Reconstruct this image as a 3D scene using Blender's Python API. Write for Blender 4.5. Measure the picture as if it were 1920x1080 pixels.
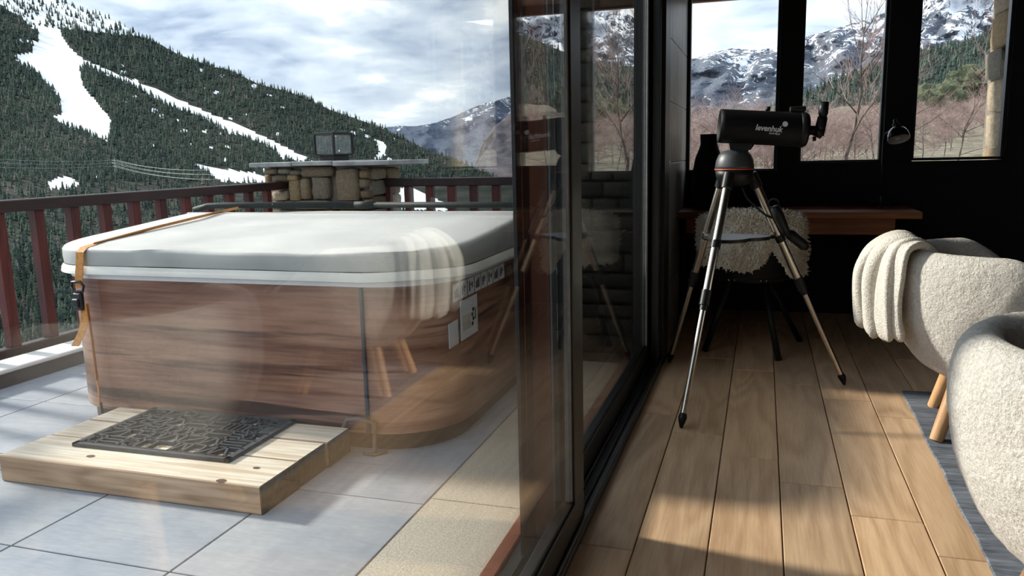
import bpy, bmesh, math, random
import numpy as np
from mathutils import Vector, Matrix
from mathutils import noise as tnoise

for o in list(bpy.data.objects): bpy.data.objects.remove(o)
scene = bpy.context.scene
COL = scene.collection
rnd = random.Random(7)
PI = math.pi

# ------------------------------------------------------------------ camera
F = 1473.3; YAW, PIT, ROL = -.308982, .167825, -.023384; H = 1.15
def _axes():
    cy, sy, cp, sp = math.cos(YAW), math.sin(YAW), math.cos(PIT), math.sin(PIT)
    f = np.array([sy*cp, cy*cp, -sp]); r = np.array([cy, -sy, 0.]); u = np.cross(r, f)
    c, s = math.cos(ROL), math.sin(ROL)
    return np.array([c*r+s*u, -s*r+c*u, f])
M = _axes(); CAM = np.array([0, 0, H])
cd = bpy.data.cameras.new('camera'); cam = bpy.data.objects.new('camera', cd); COL.objects.link(cam)
cd.sensor_width = 36; cd.lens = F/1920*36; cd.clip_start = .05; cd.clip_end = 30000
cam.matrix_world = Matrix(((M[0][0], M[1][0], -M[2][0], 0), (M[0][1], M[1][1], -M[2][1], 0), (M[0][2], M[1][2], -M[2][2], H), (0, 0, 0, 1)))
scene.camera = cam
def ray(x, y): return M.T @ np.array([(x-960)/F, -(y-540)/F, 1])
def at(x, y, d):
    v = ray(x, y); return CAM + v/np.linalg.norm(v)*d
def pz(x, y, z): v = ray(x, y); return CAM + v*((z-H)/v[2])
def py(x, y, Y): v = ray(x, y); return CAM + v*(Y/v[1])
def px(x, y, X): v = ray(x, y); return CAM + v*(X/v[0])

# ------------------------------------------------------------------ world, sun, exposure
SKY = 1.40; SUN = 4.8
w = bpy.data.worlds.new('sky'); scene.world = w; w.use_nodes = True
nt = w.node_tree; nt.nodes.clear()
def nn(nt, t, **k):
    n = nt.nodes.new(t)
    for a, b in k.items(): setattr(n, a, b)
    return n
def ramp(nt, stops, interp='LINEAR'):
    r = nn(nt, 'ShaderNodeValToRGB'); r.color_ramp.interpolation = interp
    e = r.color_ramp.elements
    while len(e) < len(stops): e.new(.5)
    for i, (p, c) in enumerate(stops):
        e[i].position = p; e[i].color = (*c, 1) if len(c) == 3 else c
    return r
def lin(r, g, b):
    f = lambda v: (v/255/12.92) if v/255 <= .04045 else ((v/255+.055)/1.055)**2.4
    return (f(r), f(g), f(b))
tc = nn(nt, 'ShaderNodeTexCoord'); mp = nn(nt, 'ShaderNodeMapping')
mp.inputs['Scale'].default_value = (1, 1, 3.4); mp.inputs['Location'].default_value = (3.1, .4, .2)
nt.links.new(tc.outputs['Generated'], mp.inputs[0])
n1 = nn(nt, 'ShaderNodeTexNoise'); n1.inputs['Scale'].default_value = 4.2; n1.inputs['Detail'].default_value = 7; n1.inputs['Roughness'].default_value = .56; n1.inputs['Distortion'].default_value = .35
nt.links.new(mp.outputs[0], n1.inputs['Vector'])
r1 = ramp(nt, [(.37, lin(150, 166, 190)), (.46, lin(184, 197, 214)), (.54, lin(208, 219, 230)), (.585, lin(240, 244, 247)), (.66, lin(255, 255, 255))])
n2 = nn(nt, 'ShaderNodeTexNoise'); n2.inputs['Scale'].default_value = 11; n2.inputs['Detail'].default_value = 6; n2.inputs['Roughness'].default_value = .55; n2.inputs['Distortion'].default_value = .5
nt.links.new(mp.outputs[0], n2.inputs['Vector'])
nm = nn(nt, 'ShaderNodeMix'); nm.inputs[0].default_value = .36; nt.links.new(n1.outputs['Fac'], nm.inputs[2]); nt.links.new(n2.outputs['Fac'], nm.inputs[3])
nt.links.new(nm.outputs[0], r1.inputs[0])
bg = nn(nt, 'ShaderNodeBackground'); bg.inputs['Strength'].default_value = SKY
nt.links.new(r1.outputs[0], bg.inputs[0])
wo = nn(nt, 'ShaderNodeOutputWorld'); nt.links.new(bg.outputs[0], wo.inputs[0])

sd = bpy.data.lights.new('sun', 'SUN'); sd.energy = SUN; sd.angle = math.radians(5); sd.color = (1, .95, .87)
sun = bpy.data.objects.new('sun', sd); COL.objects.link(sun)
el = math.radians(28); sv = Vector((-math.cos(el)*.9915, math.cos(el)*.13, math.sin(el)))
sun.rotation_euler = sv.to_track_quat('Z', 'Y').to_euler(); sun.location = (-30, 2, 20)
vs = scene.view_settings
vs.view_transform = 'Standard'; vs.look = 'None'; vs.gamma = 1; vs.use_curve_mapping = False; vs.exposure = 0.58

# ------------------------------------------------------------------ helpers
def link(o, parent=None):
    COL.objects.link(o)
    if parent: o.parent = parent
    return o
def mesh(name, v, f, mat, parent=None, smooth=False):
    m = bpy.data.meshes.new(name)
    m.from_pydata([tuple(map(float, p)) for p in v], [], [tuple(map(int, q)) for q in f]); m.update()
    if mat: m.materials.append(mat)
    if smooth: m.polygons.foreach_set('use_smooth', [True]*len(m.polygons))
    return link(bpy.data.objects.new(name, m), parent)
def frombm(name, bm, mat, parent=None, smooth=False):
    bmesh.ops.recalc_face_normals(bm, faces=bm.faces)
    m = bpy.data.meshes.new(name); bm.to_mesh(m); bm.free()
    if mat: m.materials.append(mat)
    if smooth: m.polygons.foreach_set('use_smooth', [True]*len(m.polygons))
    return link(bpy.data.objects.new(name, m), parent)
def empty(name, loc=(0, 0, 0)):
    o = bpy.data.objects.new(name, None); o.location = loc; o.empty_display_size = .1; return link(o)
def tag(o, label=None, cat=None, group=None, kind=None):
    if label: o['label'] = label
    if cat: o['category'] = cat
    if group: o['group'] = group
    if kind: o['kind'] = kind
    return o
def struct(o, label=None): return tag(o, label, None, None, 'structure')
def thing(name, label, cat, loc=(0, 0, 0), group=None): return tag(empty(name, loc), label, cat, group)
def rel(parent):            # offset of an unrotated empty parent
    return Vector(parent.location) if parent else Vector((0, 0, 0))
def addbox(bm, lo, hi):
    g = bmesh.ops.create_cube(bm, size=1)['verts']
    for v in g:
        v.co = Vector([lo[i]+(v.co[i]+.5)*(hi[i]-lo[i]) for i in range(3)])
    return g
def box(name, lo, hi, mat, parent=None, bev=0, seg=1):
    off = rel(parent) if parent and parent.type == 'EMPTY' else Vector((0, 0, 0))
    bm = bmesh.new(); addbox(bm, [lo[i]-off[i] for i in range(3)], [hi[i]-off[i] for i in range(3)])
    if bev: bmesh.ops.bevel(bm, geom=bm.edges[:], offset=bev, segments=seg, affect='EDGES')
    return frombm(name, bm, mat, parent)
def tubeverts(pts, rad, n=8, cap=True):
    pts = [Vector(p) for p in pts]; k = len(pts)
    rad = [rad]*k if not hasattr(rad, '__len__') else rad
    V, Fc = [], []; up = None
    for i, p in enumerate(pts):
        t = (pts[min(i+1, k-1)]-pts[max(i-1, 0)]).normalized()
        if up is None:
            up = Vector((0, 0, 1)) if abs(t.z) < .9 else Vector((1, 0, 0))
        a = t.cross(up).normalized(); b = a.cross(t).normalized(); up = b
        for j in range(n):
            q = 2*PI*j/n; V.append(p+(a*math.cos(q)+b*math.sin(q))*rad[i])
    for i in range(k-1):
        for j in range(n):
            Fc.append((i*n+j, i*n+(j+1) % n, (i+1)*n+(j+1) % n, (i+1)*n+j))
    if cap: Fc += [tuple(range(n))[::-1], tuple(range((k-1)*n, k*n))]
    return V, Fc
def tube(name, pts, rad, mat, parent=None, n=10, smooth=True):
    off = rel(parent) if parent and parent.type == 'EMPTY' else Vector((0, 0, 0))
    V, Fc = tubeverts([Vector(p)-off for p in pts], rad, n); return mesh(name, V, Fc, mat, parent, smooth)
def lathe(name, prof, mat, parent=None, n=28, axis=None, origin=(0, 0, 0), smooth=True, cap=True):
    # prof [(r, h)] turned about `axis` (default Z) from origin
    off = rel(parent) if parent and parent.type == 'EMPTY' else Vector((0, 0, 0))
    ax = Vector(axis or (0, 0, 1)).normalized(); u = ax.orthogonal().normalized(); v = ax.cross(u)
    o = Vector(origin)-off; V, Fc = [], []
    for r, h in prof:
        for j in range(n):
            q = 2*PI*j/n; V.append(o+ax*h+(u*math.cos(q)+v*math.sin(q))*max(r, 1e-4))
    for i in range(len(prof)-1):
        for j in range(n): Fc.append((i*n+j, i*n+(j+1) % n, (i+1)*n+(j+1) % n, (i+1)*n+j))
    if cap: Fc += [tuple(range(n))[::-1], tuple(range((len(prof)-1)*n, len(prof)*n))]
    return mesh(name, V, Fc, mat, parent, smooth)
def copyo(o, parent=None, loc=None):
    c = o.copy(); COL.objects.link(c)
    if parent: c.parent = parent
    if loc is not None: c.location = loc
    return c
def autosmooth(o, ang=40):
    m = o.data
    bm = bmesh.new(); bm.from_mesh(m)
    for e in bm.edges:
        e.smooth = not (len(e.link_faces) == 2 and e.calc_face_angle(0) > math.radians(ang))
    for f in bm.faces: f.smooth = True
    bm.to_mesh(m); bm.free(); return o

# ------------------------------------------------------------------ materials
def base(name, rough=.6, metal=0, col=(.5, .5, .5), spec=.5):
    m = bpy.data.materials.new(name); m.use_nodes = True
    b = m.node_tree.nodes['Principled BSDF']
    b.inputs['Roughness'].default_value = rough; b.inputs['Metallic'].default_value = metal
    b.inputs['Base Color'].default_value = (*col, 1); b.inputs['Specular IOR Level'].default_value = spec
    return m, m.node_tree, b
def coords(nt, scale, space='Object', rot=(0, 0, 0), rand=False):
    t = nn(nt, 'ShaderNodeTexCoord'); mp = nn(nt, 'ShaderNodeMapping')
    mp.inputs['Scale'].default_value = scale; mp.inputs['Rotation'].default_value = rot
    src = t.outputs[space]
    if rand:
        oi = nn(nt, 'ShaderNodeObjectInfo'); mu = nn(nt, 'ShaderNodeMath', operation='MULTIPLY'); mu.inputs[1].default_value = 37
        nt.links.new(oi.outputs['Random'], mu.inputs[0])
        va = nn(nt, 'ShaderNodeVectorMath', operation='ADD'); nt.links.new(src, va.inputs[0]); nt.links.new(mu.outputs[0], va.inputs[1]); src = va.outputs[0]
    nt.links.new(src, mp.inputs[0]); return mp.outputs[0]
def noise(nt, vec, scale, detail=4, rough=.55, dist=0):
    n = nn(nt, 'ShaderNodeTexNoise'); n.inputs['Scale'].default_value = scale; n.inputs['Detail'].default_value = detail
    n.inputs['Roughness'].default_value = rough; n.inputs['Distortion'].default_value = dist
    if vec: nt.links.new(vec, n.inputs['Vector'])
    return n.outputs['Fac']
def bump(nt, b, h, strength=.3, dist=.01):
    n = nn(nt, 'ShaderNodeBump'); n.inputs['Strength'].default_value = strength; n.inputs['Distance'].default_value = dist
    nt.links.new(h, n.inputs['Height']); nt.links.new(n.outputs[0], b.inputs['Normal'])
def mixc(nt, fac, a, b, blend='MIX'):
    m = nn(nt, 'ShaderNodeMix', data_type='RGBA', blend_type=blend)
    if isinstance(fac, (int, float)): m.inputs[0].default_value = fac
    else: nt.links.new(fac, m.inputs[0])
    for i, v in ((6, a), (7, b)):
        if isinstance(v, tuple): m.inputs[i].default_value = (*v, 1)
        else: nt.links.new(v, m.inputs[i])
    return m.outputs[2]
def speck(name, c1, c2, scale, rough=.7, bmp=.2, bdist=.004, detail=5, lo=.35, hi=.65, metal=0, spec=.5, stretch=(1, 1, 1), rand=False, space='Object'):
    m, nt, b = base(name, rough, metal, c1, spec)
    f = noise(nt, coords(nt, stretch, space, rand=rand), scale, detail)
    r = ramp(nt, [(lo, c1), (hi, c2)]); nt.links.new(f, r.inputs[0]); nt.links.new(r.outputs[0], b.inputs['Base Color'])
    if bmp: bump(nt, b, f, bmp, bdist)
    return m
def wood(name, dark, light, axis, rough=.5, k=26, rings=2.2, fine=60, rand=True, bmp=.1, spec=.4, streak=None, tone=.25, ringamt=.45, rot=(0, 0, 0), fc=.15):
    m, nt, b = base(name, rough, 0, light, spec)
    axs_ = axis if hasattr(axis, '__len__') else (axis,)
    st = [1, 1, 1]; st2 = [1, 1, 1]
    for a_ in axs_: st[a_] = .16; st2[a_] = .05
    v = coords(nt, tuple(st), 'Object', rand=rand, rot=rot)
    n = noise(nt, v, rings, 2, .45, .3)
    mu = nn(nt, 'ShaderNodeMath', operation='MULTIPLY'); mu.inputs[1].default_value = k*2*PI/6; nt.links.new(n, mu.inputs[0])
    si = nn(nt, 'ShaderNodeMath', operation='SINE'); nt.links.new(mu.outputs[0], si.inputs[0])
    ma = nn(nt, 'ShaderNodeMapRange'); ma.inputs[1].default_value = -1; ma.inputs[2].default_value = 1; nt.links.new(si.outputs[0], ma.inputs[0])
    fn = noise(nt, coords(nt, tuple(st2), 'Object', rand=rand, rot=rot), fine, 3, .6)
    rg = mixc(nt, ma.outputs[0], dark, light)
    r2 = ramp(nt, [(.5-fc, dark), (.5+fc, light)]); nt.links.new(fn, r2.inputs[0])
    c = mixc(nt, ringamt, r2.outputs[0], rg)
    lo = noise(nt, coords(nt, tuple(st), 'Object', rand=rand, rot=rot), 1.6, 2)
    r3 = ramp(nt, [(.35, (1-tone,)*3), (.65, (1+tone*.3,)*3)]); nt.links.new(lo, r3.inputs[0])
    c = mixc(nt, 1.0, c, r3.outputs[0], 'MULTIPLY')
    if rand:
        oi = nn(nt, 'ShaderNodeObjectInfo'); r4 = ramp(nt, [(0, (.86, .86, .86)), (1, (1.08, 1.06, 1.04))]); nt.links.new(oi.outputs['Random'], r4.inputs[0])
        c = mixc(nt, 1.0, c, r4.outputs[0], 'MULTIPLY')
    if streak:
        sn = noise(nt, coords(nt, tuple(st2), 'Object', rand=rand, rot=rot), 9, 4, .65, .2)
        r5 = ramp(nt, [(.39, (1, 1, 1)), (.46, (0, 0, 0))]); nt.links.new(sn, r5.inputs[0])
        c = mixc(nt, r5.outputs[0], c, streak)
    nt.links.new(c, b.inputs['Base Color'])
    if bmp: bump(nt, b, fn, bmp, .002)
    return m
def glassmat(name='glass', tint=(1, 1, 1)):
    m = bpy.data.materials.new(name); m.use_nodes = True; nt = m.node_tree; nt.nodes.clear()
    g = nn(nt, 'ShaderNodeNewGeometry')
    mr = nn(nt, 'ShaderNodeMapRange'); mr.inputs[3].default_value = 1.5; mr.inputs[4].default_value = 1/1.5
    nt.links.new(g.outputs['Backfacing'], mr.inputs[0])
    fr = nn(nt, 'ShaderNodeFresnel'); nt.links.new(mr.outputs[0], fr.inputs['IOR'])
    t = nn(nt, 'ShaderNodeBsdfTransparent'); t.inputs[0].default_value = (*tint, 1)
    gl = nn(nt, 'ShaderNodeBsdfGlossy'); gl.inputs['Roughness'].default_value = 0.0
    mx = nn(nt, 'ShaderNodeMixShader'); o = nn(nt, 'ShaderNodeOutputMaterial')
    nt.links.new(fr.outputs[0], mx.inputs[0]); nt.links.new(t.outputs[0], mx.inputs[1]); nt.links.new(gl.outputs[0], mx.inputs[2]); nt.links.new(mx.outputs[0], o.inputs[0])
    return m
def plain(name, c, rough=.5, metal=0, spec=.5, var=.12, scale=30, bmp=.05):
    return speck(name, tuple(x*(1-var) for x in c), tuple(min(1, x*(1+var)) for x in c), scale, rough, bmp, .001, 3, metal=metal, spec=spec)

GLASS = glassmat('window_glass', (.985, .99, .985))
BLACKFR = plain('black_aluminium', (.013, .015, .016), .38, 0, .5)
BLACKWALL = plain('black_paint', (.010, .010, .011), .75, 0, .25)
BLACKPL = plain('black_plastic', (.009, .009, .010), .45, spec=.3)
CHROME = plain('brushed_steel', (.62, .58, .52), .27, 1, var=.05, bmp=0)
CEIL = plain('dark_ceiling', (.03, .028, .026), .8, 0, .2)
REDWOOD = wood('stained_railing_wood', lin(58, 20, 16), lin(104, 42, 34), 2, .55, rings=6, fine=90)
DARKRAIL = wood('dark_stained_rail_wood', lin(32, 18, 16), lin(58, 33, 30), 1, .5, rings=6, fine=90)
JAMBWOOD = wood('brown_jamb_wood', lin(104, 56, 38), lin(140, 82, 58), 2, .5, rings=5, fine=70, rand=False)
OAK = wood('oak_plank', lin(178, 141, 106), lin(228, 194, 156), 1, .42, k=56, rings=4.2, fine=130, ringamt=.38, tone=.18, fc=.32)
MORTAR = plain('grey_mortar', lin(120, 112, 100), .9)
TUBWOOD = wood('hot_tub_wood_panel', lin(118, 76, 60), lin(186, 142, 118), (0, 1), .33, k=40, rings=3.4, fine=60, rand=False, ringamt=.55, streak=lin(76, 50, 42), tone=.3, bmp=.03)

# ------------------------------------------------------------------ terrain
HOR = lambda x: 275+(1430-x)*.0234
def interp(tab, v): return float(np.interp(v, [t[0] for t in tab], [t[1] for t in tab]))
def inpoly(poly):
    P = np.array(poly, float)
    def f(x, y):
        x = np.asarray(x, float); y = np.asarray(y, float); r = np.zeros(x.shape, bool); j = len(P)-1
        for i in range(len(P)):
            a, b = P[i], P[j]
            c = ((a[1] > y) != (b[1] > y)) & (x < (b[0]-a[0])*(y-a[1])/(b[1]-a[1]+1e-9)+a[0]); r ^= c; j = i
        return r
    return f
def terrain(name, label, ridge, x0, x1, dx, dtab, ybot, rows, mats, snow=None, rough=0):
    nprng = np.random.default_rng(len(name))
    xs = np.arange(x0, x1+dx, dx); V = []; keep = []
    for x in xs:
        top = interp(ridge, x)
        for j in range(rows+1):
            y = top+(ybot-top)*(j/rows)**1.15
            d = interp(dtab, y-HOR(x))
            if rough: d *= 1+rough*(tnoise.fractal(Vector((x*.012, y*.02, 3.3)), .9, 2.1, 5)+.5*abs(tnoise.noise(Vector((x*.03, y*.012, 9)))))
            if j == 0: y += nprng.normal()*.5
            V.append(at(x, y, d)); keep.append((x, y))
    # the far side falls away behind the ridge
    for i, x in enumerate(xs):
        p = np.array(V[i*(rows+1)]); q = p.copy(); h = p-CAM; q[:2] += h[:2]*.25; q[2] -= np.linalg.norm(h)*.25; V.append(q)
    Fc = []; mi = []; R = rows+1; nb = len(xs)*R
    for i in range(len(xs)-1):
        Fc.append((i*R, nb+i, nb+i+1, (i+1)*R)); mi.append(0)
        for j in range(rows):
            Fc.append((i*R+j, (i+1)*R+j, (i+1)*R+j+1, i*R+j+1))
            cx = keep[i*R+j][0]+dx/2; cy = (keep[i*R+j][1]+keep[i*R+j+1][1])/2
            mi.append((cx, cy))
    mc = np.array([(0, -1e6) if q == 0 else q for q in mi], float); mi = snow(mc[:, 0], mc[:, 1]).astype(int).tolist() if snow is not None else [0]*len(mi)
    o = mesh(name, V, Fc, mats[0], None, True)
    for m in mats[1:]: o.data.materials.append(m)
    o.data.polygons.foreach_set('material_index', mi); o.data.update()
    struct(o, label); return o
SNOW = speck('packed_snow', lin(226, 230, 236), lin(250, 251, 252), .02, .6, .1, 1, 6, space='Object')
FLOORF = speck('forest_floor', lin(34, 44, 40), lin(66, 66, 60), .02, .95, 0, spec=.1)
def rockmat(name, dark, mid, thr, scale, zlo, zhi, stretch=(1, 1, .7)):
    # patchy snow on rock: more snow higher up
    m, nt, b = base(name, .9, 0, dark, .1)
    v = coords(nt, stretch)
    f1 = noise(nt, v, scale, 9, .68, .2); f2 = noise(nt, v, scale*.35, 4, .55)
    g = nn(nt, 'ShaderNodeNewGeometry'); s = nn(nt, 'ShaderNodeSeparateXYZ'); nt.links.new(g.outputs['Position'], s.inputs[0])
    mr = nn(nt, 'ShaderNodeMapRange'); mr.inputs[1].default_value = zlo; mr.inputs[2].default_value = zhi; mr.inputs[3].default_value = -.17; mr.inputs[4].default_value = .13
    nt.links.new(s.outputs[2], mr.inputs[0])
    a1 = nn(nt, 'ShaderNodeMath', operation='ADD'); f0 = noise(nt, v, scale*.12, 3, .5); fa = nn(nt, 'ShaderNodeMath', operation='MULTIPLY_ADD'); fa.inputs[1].default_value = .5; nt.links.new(f0, fa.inputs[0]); nt.links.new(f1, fa.inputs[2]); fs = nn(nt, 'ShaderNodeMath', operation='SUBTRACT'); fs.inputs[1].default_value = .25; nt.links.new(fa.outputs[0], fs.inputs[0]); nt.links.new(fs.outputs[0], a1.inputs[0]); nt.links.new(mr.outputs[0], a1.inputs[1])
    m2 = nn(nt, 'ShaderNodeMath', operation='MULTIPLY_ADD'); m2.inputs[1].default_value = .6; nt.links.new(f2, m2.inputs[0]); nt.links.new(a1.outputs[0], m2.inputs[2])
    r = ramp(nt, [(thr, (0, 0, 0)), (thr+.045, (1, 1, 1))]); nt.links.new(m2.outputs[0], r.inputs[0])
    f3 = noise(nt, v, scale*2.4, 5, .7)
    rc = ramp(nt, [(.35, dark), (.65, mid)]); nt.links.new(f3, rc.inputs[0])
    nt.links.new(mixc(nt, r.outputs[0], rc.outputs[0], lin(240, 243, 248)), b.inputs['Base Color'])
    return m

pist = [[(50,42),(113,53),(115,63),(133,90),(163,117),(149,133),(157,163),(187,197),(210,227),(202,262),(190,260),(163,250),(127,237),(98,218),(117,213),(110,180),(67,133),(43,123),(23,103),(60,97),(63,83),(28,72),(72,78),(72,63)],
 [(160,113),(200,130),(250,150),(300,168),(345,190),(400,215),(450,235),(500,258),(560,288),(590,302),(570,302),(530,297),(515,280),(490,268),(450,253),(430,250),(390,225),(350,210),(310,195),(260,165),(220,147),(165,125)],
 [(363,307),(400,313),(447,320),(477,323),(500,333),(497,342),(417,340),(390,323)],
 [(88,344),(110,330),(133,333),(148,343),(137,353),(90,353)],
 [(702,260),(718,266),(728,278),(718,299),(700,299),(712,283)],
 [(735,352),(770,350),(800,365),(835,380),(838,395),(770,392),(735,394)]]
pf = [inpoly(p) for p in pist]
topf = inpoly([(-400,-260),(110,-12),(157,10),(200,24),(262,66),(200,62),(165,58),(113,51),(50,41),(20,20),(0,8),(-60,-10)])
def piste(x, y):
    r = pf[0](x, y)
    for p in pf[1:]: r = r | p(x, y)
    return r
nr = np.random.default_rng(3)
spots = [(nr.uniform(180, 760), nr.uniform(70, 340), nr.uniform(2, 8), nr.uniform(1.5, 3.5)) for _ in range(70)]
def spotf(x, y):
    r = np.zeros(np.shape(x), bool)
    for a, b, c, d in spots: r = r | (((x-a)/c)**2+((y-b)/d)**2 < 1)
    return r
ridge1 = [(-1000,-330),(-400,-240),(0,-60),(110,-2),(157,19),(200,29),(230,46),(263,69),(293,79),(333,102),(390,121),(433,132),(473,152),(497,161),(547,174),(583,188),(613,204),(667,222),(720,242),(763,262),(800,282),(847,296),(893,316),(930,334),(1000,365)]
d1 = [(-500,5200),(-350,4200),(-250,3400),(-100,2500),(0,1900),(100,1400),(200,1000),(350,700),(500,420),(800,160)]
D1 = lambda x, y: np.interp(y-HOR(x), [t[0] for t in d1], [t[1] for t in d1])
terrain('mountain_forested', 'forested mountainside with ski pistes across the valley', ridge1, -900, 1000, 3.6, d1, 900, 190, [FLOORF, SNOW], lambda x, y: piste(x, y) | topf(x, y) | spotf(x, y))
ROCKB = rockmat('hazed_valley_rock', lin(74, 92, 116), lin(118, 122, 134), .83, .016, 150, 620)  # distance haze is mixed into this blue rock colour
ridge2 = [(560,250),(690,246),(720,240),(747,236),(780,237),(817,230),(863,213),(897,197),(947,184),(1050,150),(1200,118),(1300,110)]
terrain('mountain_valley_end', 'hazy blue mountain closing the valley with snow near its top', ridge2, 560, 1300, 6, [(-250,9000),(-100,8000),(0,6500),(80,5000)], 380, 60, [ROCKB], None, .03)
ridge2b = [(870,345),(880,330),(893,300),(905,265),(925,240),(957,212),(1050,170),(1150,140)]
HILLB = speck('bare_hill', lin(88, 88, 96), lin(128, 120, 122), .012, .95, 0, detail=8, spec=.1)
terrain('hill_bare', 'bare grey brown hill below the valley mountain', ridge2b, 872, 1150, 6, [(-150,5000),(0,3800),(80,3000)], 400, 40, [HILLB], None, .03)
ROCKS = rockmat('hazed_snowy_peak_rock', lin(70, 80, 94), lin(112, 116, 124), .825, .05, 120, 660)  # slate tones carry the bluish haze of distance in the rock colour
ridge3 = [(1120,150),(1220,132),(1292,115),(1327,100),(1372,91),(1421,94),(1459,81),(1507,70),(1552,58),(1612,40),(1665,22),(1720,-8),(1790,-60),(1850,-110),(1900,-70),(1960,-120),(2050,-150),(2200,-60),(2500,60),(3000,80)]
terrain('mountain_snowy_peak', 'rocky mountain dusted with snow seen through the windows', ridge3, 1120, 2900, 7, [(-500,4600),(-350,4200),(-200,3600),(-60,2800),(20,2200)], 290, 90, [ROCKS], None, .05)
ridge4 = [(1400,238),(1480,190),(1560,152),(1640,120),(1725,93),(1785,85),(1837,66),(1875,48),(1950,14),(2050,-30),(2200,-70),(2900,-60)]
d4 = [(-400,2300),(-220,1600),(-100,1000),(-20,700),(30,450)]
D4 = lambda x, y: np.interp(y-HOR(x), [t[0] for t in d4], [t[1] for t in d4])
terrain('hill_forested', 'conifer covered hillside seen through the far windows', ridge4, 1400, 2900, 8, d4, 270, 50, [FLOORF])
SCRUB = speck('dry_scrub_ground', lin(88, 84, 70), lin(146, 138, 120), 1.6, .95, .4, .2, 9, spec=.1)
ridge5 = [(1120,285),(1290,258),(1410,250),(1519,216),(1575,200),(1660,196),(1725,186),(1800,172),(1867,164),(2000,150),(2300,130),(2900,130)]
d5 = [(-160,420),(-100,260),(-60,140),(-20,70),(20,34),(60,17),(120,8.2),(200,7.4)]
D5 = lambda x, y: np.interp(y-HOR(x), [t[0] for t in d5], [t[1] for t in d5])
terrain('hillside_scrub', 'dry grassy hillside just outside the far windows', ridge5, 1130, 2900, 10, d5, 400, 70, [SCRUB], None, .012)
# ground under and around the house
bm = bmesh.new(); addbox(bm, (-4.5, -40, -30), (40, 7.0, -.6)); bmesh.ops.bevel(bm, geom=bm.edges[:], offset=.2, segments=1, affect='EDGES')
struct(frombm('ground_house_terrace', bm, SCRUB), 'earth bank under the house and terrace')

# ---- conifers
def conmat(name, attr):
    m, nt, b = base(name, .9, 0, (.05, .07, .05), .1)
    r = ramp(nt, [(0, lin(44, 56, 52)), (.45, lin(66, 80, 72)), (.8, lin(88, 98, 82)), (.9, lin(108, 101, 97)), (1, lin(130, 120, 116))])
    if attr: a = nn(nt, 'ShaderNodeAttribute', attribute_name='tint'); nt.links.new(a.outputs['Fac'], r.inputs[0])
    else: a = nn(nt, 'ShaderNodeObjectInfo'); nt.links.new(a.outputs['Random'], r.inputs[0])
    nt.links.new(r.outputs[0], b.inputs['Base Color']); return m
CONM = conmat('conifer_needles', True); CONO = conmat('conifer_needles_single', False)
def treetemplate(n, tiers, seed):
    g = np.random.default_rng(seed); V = []; T = []
    for k in range(tiers):
        z0 = .06+.86*k/tiers; z1 = min(1., z0+1.35/tiers); r = .17*(1-.8*k/tiers); b = len(V)
        V.append((0, 0, z1))
        for j in range(n):
            q = 2*PI*(j+.5*(k % 2))/n; rr = r*g.uniform(.75, 1.2); V.append((rr*math.cos(q), rr*math.sin(q), z0+g.uniform(-.04, .05)))
        for j in range(n): T.append((b, b+1+j, b+1+(j+1) % n))
    return np.array(V), np.array(T)
def forest(name, label, pts, hs, n, tiers, seed):
    Vt, Tt = treetemplate(n, tiers, seed); g = np.random.default_rng(seed); N = len(pts)
    q = g.uniform(0, 2*PI, N); c, s = np.cos(q)[:, None], np.sin(q)[:, None]; wd = g.uniform(.8, 1.45, N)[:, None]
    X = (Vt[None, :, 0]*c-Vt[None, :, 1]*s)*wd*hs[:, None]+pts[:, None, 0]; Yv = (Vt[None, :, 0]*s+Vt[None, :, 1]*c)*wd*hs[:, None]+pts[:, None, 1]
    Z = Vt[None, :, 2]*hs[:, None]+pts[:, None, 2]
    V = np.stack([X, Yv, Z], -1).reshape(-1, 3); Fc = (Tt[None]+(np.arange(N)*len(Vt))[:, None, None]).reshape(-1, 3)
    m = bpy.data.meshes.new(name); m.vertices.add(len(V)); m.vertices.foreach_set('co', V.ravel())
    m.loops.add(Fc.size); m.loops.foreach_set('vertex_index', Fc.ravel().astype(np.int32)); m.polygons.add(len(Fc))
    m.polygons.foreach_set('loop_start', np.arange(0, Fc.size, 3, dtype=np.int32)); m.polygons.foreach_set('loop_total', np.full(len(Fc), 3, np.int32))
    m.update(calc_edges=True)
    t = np.clip(g.beta(1.6, 2.4, N)+.14*np.sin(pts[:, 0]*.011)*np.cos(pts[:, 1]*.009), 0, 1)
    at_ = m.attributes.new('tint', 'FLOAT', 'POINT'); at_.data.foreach_set('value', np.repeat(t, len(Vt)).astype(np.float32))
    m.materials.append(CONM); o = link(bpy.data.objects.new(name, m)); tag(o, label, 'forest', None, 'stuff'); return o
g = np.random.default_rng(11)
rx = [r[0] for r in ridge1]; ry = [r[1] for r in ridge1]
def scatter(n, x0, x1, y0, y1, dens=None):
    x = g.uniform(x0, x1, n); y = g.uniform(y0, y1, n); top = np.interp(x, rx, ry); k = y > top
    k &= ~piste(x, y+1.0) & ~spotf(x, y+.5)
    k &= ~(topf(x, y) & (g.uniform(0, 1, n) > .42))
    x, y = x[k], y[k]; return x, y
xa, ya = scatter(26000, -150, 960, -20, 340)
xb, yb = scatter(5200, -150, 760, 330, 700)
P1 = np.array([at(x, y, D1(x, y)) for x, y in zip(xa, ya)]); h1 = g.uniform(9, 19, len(P1))*np.clip(D1(xa, ya)/2300, .75, 1.35)
o_ = np.argsort(D1(xb, yb)); xb, yb = xb[o_], yb[o_]
P2 = np.array([at(x, y, D1(x, y)) for x, y in zip(xb, yb)]); h2 = g.uniform(9, 19, len(P2))
forest('conifer_forest', 'dense conifer forest covering the mountainside around the ski pistes', np.vstack([P1]), h1, 5, 2, 1)
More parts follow.
